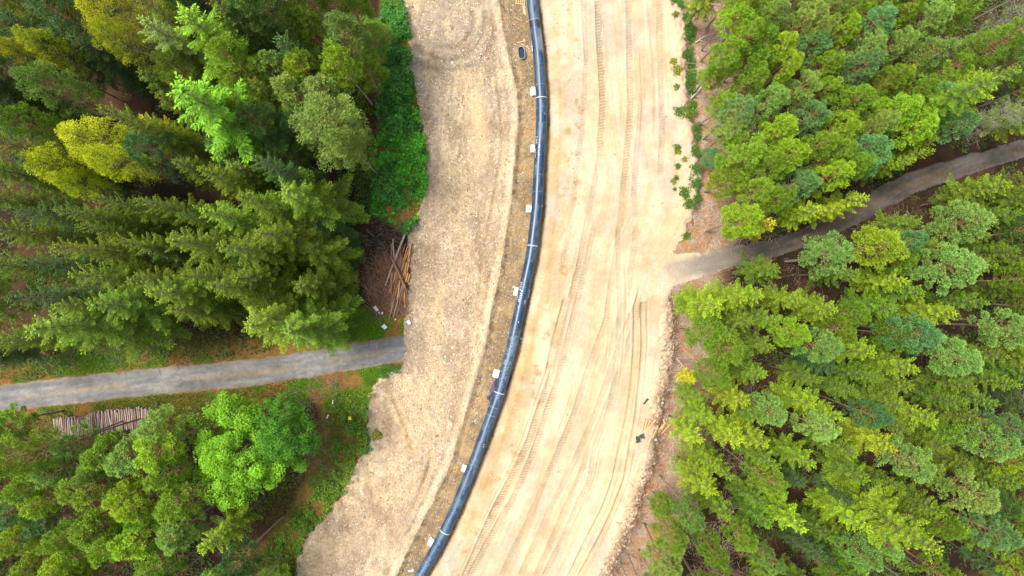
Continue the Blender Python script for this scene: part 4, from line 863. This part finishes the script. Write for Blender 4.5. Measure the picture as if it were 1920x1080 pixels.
M_y = noise_mat('yellow plastic', (.80,.60,.02), (.85,.68,.04), 4, .5); scrap(658.5, 782, .32, .34, .1, 'bright yellow square marker among the weeds below the road', M_y, .55, 12, 'yellow_marker', 'marker')
scrap(1397, 767, .26, .22, .4, 'white scrap lying under the young spruces right of the sand', seed=13, z=.12)
# ------------------------------------------------------------------ logs
M_log = noise_mat('brown log', (.19,.10,.065), (.36,.20,.13), 3, .9, .15, bump=.01, stretch=(.35, 1, 1), objrand=.25); M_lgrey = noise_mat('weathered log', (.22,.17,.145), (.42,.34,.30), 3, .9, .15, bump=.01, stretch=(.35, 1, 1), objrand=.25)
M_peel = noise_mat('peeled log', (.42,.20,.06), (.60,.36,.13), 3, .8, .2, stretch=(.35, 1, 1), objrand=.15); M_cut = noise_mat('cut wood', (.45,.30,.15), (.60,.43,.24), 9, .85)
def log_me(name, L, r, seed=0, taper=.8, mat=None):
    q = random.Random(seed); n = 9; bm = bmesh.new(); rings = []
    for i in range(6):
        u = i/5; x = (u-.5)*L; oy = math.sin(u*3+seed)*.15*r; rr = r*(1-(1-taper)*u)*(.95+.1*q.random())
        rings.append([bm.verts.new((x, oy+rr*math.cos(6.283*k/n), rr*math.sin(6.283*k/n))) for k in range(n)])
    for i in range(5):
        for k in range(n): f = bm.faces.new((rings[i][k], rings[i][(k+1) % n], rings[i+1][(k+1) % n], rings[i+1][k])); f.smooth = True
    a = bm.faces.new(rings[0]); b = bm.faces.new(rings[-1][::-1]); a.material_index = b.material_index = 1
    bmesh.ops.recalc_face_normals(bm, faces=bm.faces[:])
    me = bpy.data.meshes.new(name); bm.to_mesh(me); bm.free(); me.materials.append(mat or M_log); me.materials.append(M_cut); return me
def log(p0, p1, r, z, mat, label, group, seed=0, name='log', z1=None):
    g0 = gz(*p0)+r+z; g1 = gz(*p1)+r+(z if z1 is None else z1); A = tgt(*p0, g0); B = tgt(*p1, g1); d = B-A
    me = log_me(name, np.linalg.norm(d), r, seed, .75, mat); o = bpy.data.objects.new(name, me); COL.objects.link(o); o.location = (A+B)/2
    o.rotation_euler = Vector(d).to_track_quat('X', 'Z').to_euler(); return tag(o, label, 'log', group)
def q_(x, y): return (680+x/4.909, 400+y/4.909)
PILE = 'logs in the messy pile beside the gravel'
for i, (a, b, c, d, r, z, m, lab) in enumerate([
 (278,232,290,420,.10,.30,M_lgrey,'grey log at the top of the pile, between two crossing logs'),(400,165,288,445,.13,.45,M_lgrey,'pale grey log reaching furthest up out of the messy pile'),
 (265,285,262,412,.12,.30,M_log,'short upright brown log left of the grey ones at pile top'),(262,408,412,728,.15,.75,M_log,'thick brown log lying slantwise on top of the pile'),
 (278,470,210,668,.13,.40,M_lgrey,'grey log pointing down left on the left side of the pile'),(268,540,265,742,.12,.30,M_log,'straight brown log in the middle left of the pile'),
 (432,322,350,545,.11,.25,M_log,'reddish log on the right rim of the pile, left of its twin'),(450,348,358,600,.11,.20,M_log,'reddish log nearest the gravel on the right rim of the pile'),
 (402,455,388,610,.09,.30,M_peel,'orange peeled log upright in the right half of the pile'),(415,545,396,632,.10,.40,M_peel,'short bright orange peeled log right of the slanting thick log'),
 (432,560,415,635,.10,.15,M_peel,'short orange peeled log touching the gravel'),(392,620,318,938,.12,.35,M_log,'long purple brown log reaching the grass at lower right'),
 (372,650,280,958,.11,.30,M_lgrey,'long grey log ending in the grass at the pile foot'),(330,640,246,962,.12,.20,M_log,'log with yellow cut end, lowest left in the pile'),
 (386,690,388,866,.11,.15,M_peel,'yellow peeled log standing straight at the lower right of pile'),(342,620,318,798,.11,.45,M_peel,'yellow peeled log in the middle of the lower pile'),
 (300,650,262,862,.10,.20,M_log,'brown log left of the middle yellow one')]):
    log(q_(a, b), q_(c, d), r, z, m, lab, PILE, 400+i)
for i in range(34):
    x = 285+rng.random()*135; y = 290+rng.random()*480; x -= (y-480)*.22; L = 90+110*rng.random(); sl = .25+rng.normal()*.12
    log(q_(x+L*sl*.5, y-L*.5), q_(x-L*sl*.5, y+L*.5), .045+.035*rng.random(), .02+.25*rng.random(), M_peel if rng.random() < .3 else M_log, 'thin brown pole lying among the others inside the messy pile', 'thin poles in the messy pile', 440+i, 'pole')
n = 1500; y = 490+rng.random(n)*105; x = 762-rng.random(n)**1.4*np.interp(y, [490,540,600], [50,80,60]); a = rng.normal(1.9, .7, n)
k = (y < 505+(762-x)*1.6)|True; P = np.stack([wx(x), wy(y), ground_z(wx(x), wy(y))+.05+.3*rng.random(n)], 1)
tag(mesh_obj('brushwood', stick_mesh('brushwood', P, np.stack([np.cos(a), np.sin(a), rng.normal(0, .15, n)], 1), .6+1.2*rng.random(n), .012+.016*rng.random(n), pick([(.30,.16,.09),(.38,.21,.11),(.18,.10,.06)], n, .25)), M_stick), kind='stuff', label='dark brown brushwood heaped around the messy log pile', cat='brushwood')
# neat roadside stack
SG = 'logs in the roadside stack'; base_me = [log_me('log', 2.05+.1*q, .105, 500+q, .86, m) for q, m in enumerate((M_lgrey, M_log, M_lgrey, M_lgrey, M_lgrey))]
NL = 50
for lay in range(3):
    for i in range(NL-lay):
        px = 92+(i+.5*lay)*183/(NL-1); py = np.interp(px, [92,150,165,200,276], [806,804,796,791,786])+rng.normal()*1.0
        o = bpy.data.objects.new('log', base_me[(i*7+lay*3) % 5]); COL.objects.link(o); o.location = (float(wx(px))*.985, float(wy(py))*.985, .13+gz(px, py)+.19*lay)
        o.rotation_euler = (0, rng.normal()*.01, math.pi/2+.10+rng.normal()*.03)
        if lay == 2:
            j = NL-lay; lab = '%s log from the left end of the roadside stack, top layer' % ORD[i] if i < 18 else ('%s log from the right end of the roadside stack, top layer' % ORD[j-1-i] if j-1-i < 18 else '%s log right of the eighteenth from left in the stack top' % ORD[i-18])
        else: lab = 'grey brown log in the %s layer of the roadside stack' % ('lowest', 'middle')[lay]
        tag(o, lab, 'log', SG if lay == 2 else SG+', %s layer' % ('lowest', 'middle')[lay])
M_raw2 = noise_mat('stake timber', (.50,.31,.12), (.66,.46,.24), 3, .85, .15, stretch=(.4, 1, 1), objrand=.15)
def z7(x, y): return (1170+x/7.717, 720+y/7.717)
for i, (a, b, c, d, lab) in enumerate([(300,510,255,680,'leftmost pale timber stake of the heap on the sand edge'),(335,510,302,640,'second pale timber stake from the left of the heap'),(375,520,330,672,'third pale timber stake from the left of the heap'),
 (460,512,362,642,'pale timber stake slanting up right at the heap middle'),(490,608,412,782,'pale stake right of the two black sheets, lower middle of heap'),(412,712,345,890,'lowest pale timber stake of the heap'),
 (600,560,480,690,'thick stake left of the rightmost one, slanting up right'),(575,610,500,705,'short stake tucked between the two right hand slanting ones'),(668,580,540,720,'rightmost orange timber stake of the heap'),
 (565,512,590,570,'short upright stake at the top right of the heap')]):
    beam('timber_stake', z7(a, b), z7(c, d), .17, .13, M_raw2, lab, 'stake', 'pale stakes heaped at the sand edge', .10+.06*(i % 3), .10+.05*((i+1) % 3))
# ------------------------------------------------------------------ weeds along the right edge
def weed_mesh(seed, R=.5, n=520, fl=0):
    r = np.random.default_rng(seed); a = r.random(n)*6.283; q = R*r.random(n)**.7*(.6+.6*np.abs(np.sin(a*2.5+seed*2))); z = .8*R*np.maximum(0, 1-(q/R)**2)*r.random(n)**.5
    P = np.stack([q*np.cos(a)*(1+.3*np.sin(a*3+seed)), q*np.sin(a), z], 1); t = r.random(n)*.9-.1; a2 = a+r.normal(0, .8, n); D = np.stack([np.cos(a2)*np.cos(t), np.sin(a2)*np.cos(t), np.sin(t)], 1)
    c = np.array([(.07,.19,.02),(.11,.24,.02),(.05,.14,.02)])[r.integers(0, 3, n)]*(1+.25*(r.random((n, 1))*2-1)); y = r.random(n) < fl; c[y] = (.62,.50,.02)
    return np_mesh('leaves', rhombs(P, D, r.normal(0, .35, (n, 3))+np.array([0, 0, 1.]), .07+.10*r.random(n), .018+.014*r.random(n)), quads(n), np.repeat(c, 4, 0))
WM = [weed_mesh(1), weed_mesh(2), weed_mesh(3, fl=.10), weed_mesh(4, fl=.35)]
for m_ in WM: m_.materials.append(M_herb)
WD = [(1275,9,.8,0),(1263,2,.7,0),(1266,29,.6,2),(1287,33,1.2,1),(1290,60,1.3,0),(1299,70,1.1,2),(1294,48,1.2,1),(1283,104,1.0,0),(1294,96,1.2,1),(1300,116,1.2,0),(1298,134,1.3,2),(1293,150,1.2,0),(1293,165,1.2,1),(1303,170,1.1,0),(1273,209,.9,1),(1289,211,1.3,2),(1300,196,1.1,0),
 (1263,116,.7,3),(1269,133,.9,3),(1268,164,.6,2),(1270,277,.7,1),(1271,284,.7,3),(1284,299,.6,3),(1302,286,1.1,0),(1309,258,1.0,1),(1306,240,1.0,0),(1271,312,.6,0),(1268,334,.5,1),(1263,340,.6,3),(1265,355,.4,0),(1285,362,1.2,1),(1302,345,1.1,0),(1304,318,1.1,0),(1291,383,1.1,0),(1304,372,1.0,1),(1287,442,.8,0),
 (706,815,1.1,3),(688,842,.8,0),(684,826,.8,1),(700,718,.7,0),(745,690,.8,1),(722,700,.9,0),(733,692,.9,1)]
srt = {}
for i, (a, b, s_, m_) in enumerate(WD):
    t = mesh_obj('weed_clump', WM[m_], None, None, (float(wx(a)), float(wy(b)), gz(a, b)-.02)); t.scale = (s_*1.25, s_*1.25, s_); t.rotation_euler.z = i*1.7
    if a > 960:
        strip = 'on the bare sand' if a < 1282 else 'in the ditch by the right forest'; l = srt.setdefault(strip, []); l.append((b, t, m_))
    else: tag(t, {706:'round weed clump with yellow flowers on the gravel left',688:'lowest green weed clump at the left gravel edge',684:'green weed clump just left of the yellow flowered one',700:'green tuft furthest from the road mouth, on the gravel edge',745:'green tuft nearest the left road mouth on gravel',722:'middle green tuft of three below the road mouth',733:'green tuft second from the left road mouth'}[a], 'weed', 'weed clumps along the clearing edges')
for strip, l in srt.items():
    l.sort(key=lambda q: q[0])
    for i, (b, t, m_) in enumerate(l):
        tag(t, '%s %sweed clump from the top %s' % (ORD[i] if i < 20 else 'lowest', 'yellow flowered ' if m_ == 3 else 'green ', strip), 'weed', 'weed clumps along the clearing edges')
# dead branches lying about
M_dead = noise_mat('dead wood', (.45,.38,.30), (.66,.58,.48), 4, .9)
def branch(pts_, r, label, seed=0, z=.15):
    P = np.array([tgt(a, b, gz(a, b)+z) for a, b in pts_]); c = P[0].copy(); w = Wood(); n = len(P); w.add(P-c, np.linspace(r, r*.4, n), TWIG, 6); q = random.Random(seed)
    for k in range(5):
        i = q.randrange(1, n); d = P[i]-P[i-1]; s_ = np.array([-d[1], d[0], .2*abs(d[0])])*(q.choice((-1, 1))*.5)+d*.4; p = P[i-1]+d*q.random()-c; w.add([p, p+s_*.6, p+s_], [r*.4, r*.3, r*.15], TWIG, 4)
    return tag(mesh_obj('fallen_branch', w.mesh('fallen_branch'), M_dead, None, tuple(c)), label, 'branch', 'dead branches')
branch([(1268,671),(1278,683),(1290,700)], .06, 'pale curved dead branch above the lemon yellow spruce', 1); branch([(1249,732),(1258,731),(1268,729)], .06, 'short pale dead branch lying across the dark bank', 2)
branch([(86,814),(94,826),(102,833)], .07, 'pale dead branch left of the roadside stack foot', 3, .5); branch([(120,834),(136,826),(143,822)], .06, 'pale dead branch below the roadside log stack', 4, .3)
branch([(1248,654),(1256,645),(1263,636)], .05, 'straw coloured branch on the bank beside the tracks', 5); branch([(1256,808),(1263,820),(1268,832)], .07, 'grey dead branch right of the pale stakes', 6)
branch([(1307,848),(1314,856),(1317,859)], .08, 'short bright dead branch between the young spruces', 7, .2); branch([(1316,392),(1328,386),(1345,382)], .06, 'grey fallen branch in the red litter above the side road', 8)
branch([(1296,184),(1304,176),(1318,160)], .09, 'thick grey fallen branch right of the weed ditch', 9, .3); branch([(1304,80),(1318,70),(1337,62)], .09, 'pale fallen stem right of the upper weed ditch', 10, .4)
branch([(1297,38),(1306,28),(1322,6)], .09, 'pale leaning dead stem near the top edge right of the ditch', 11, .6)
branch([(455,980),(440,962),(405,990)], .06, 'grey dead branch in the shade below the vivid broadleaf tree', 12, .6)
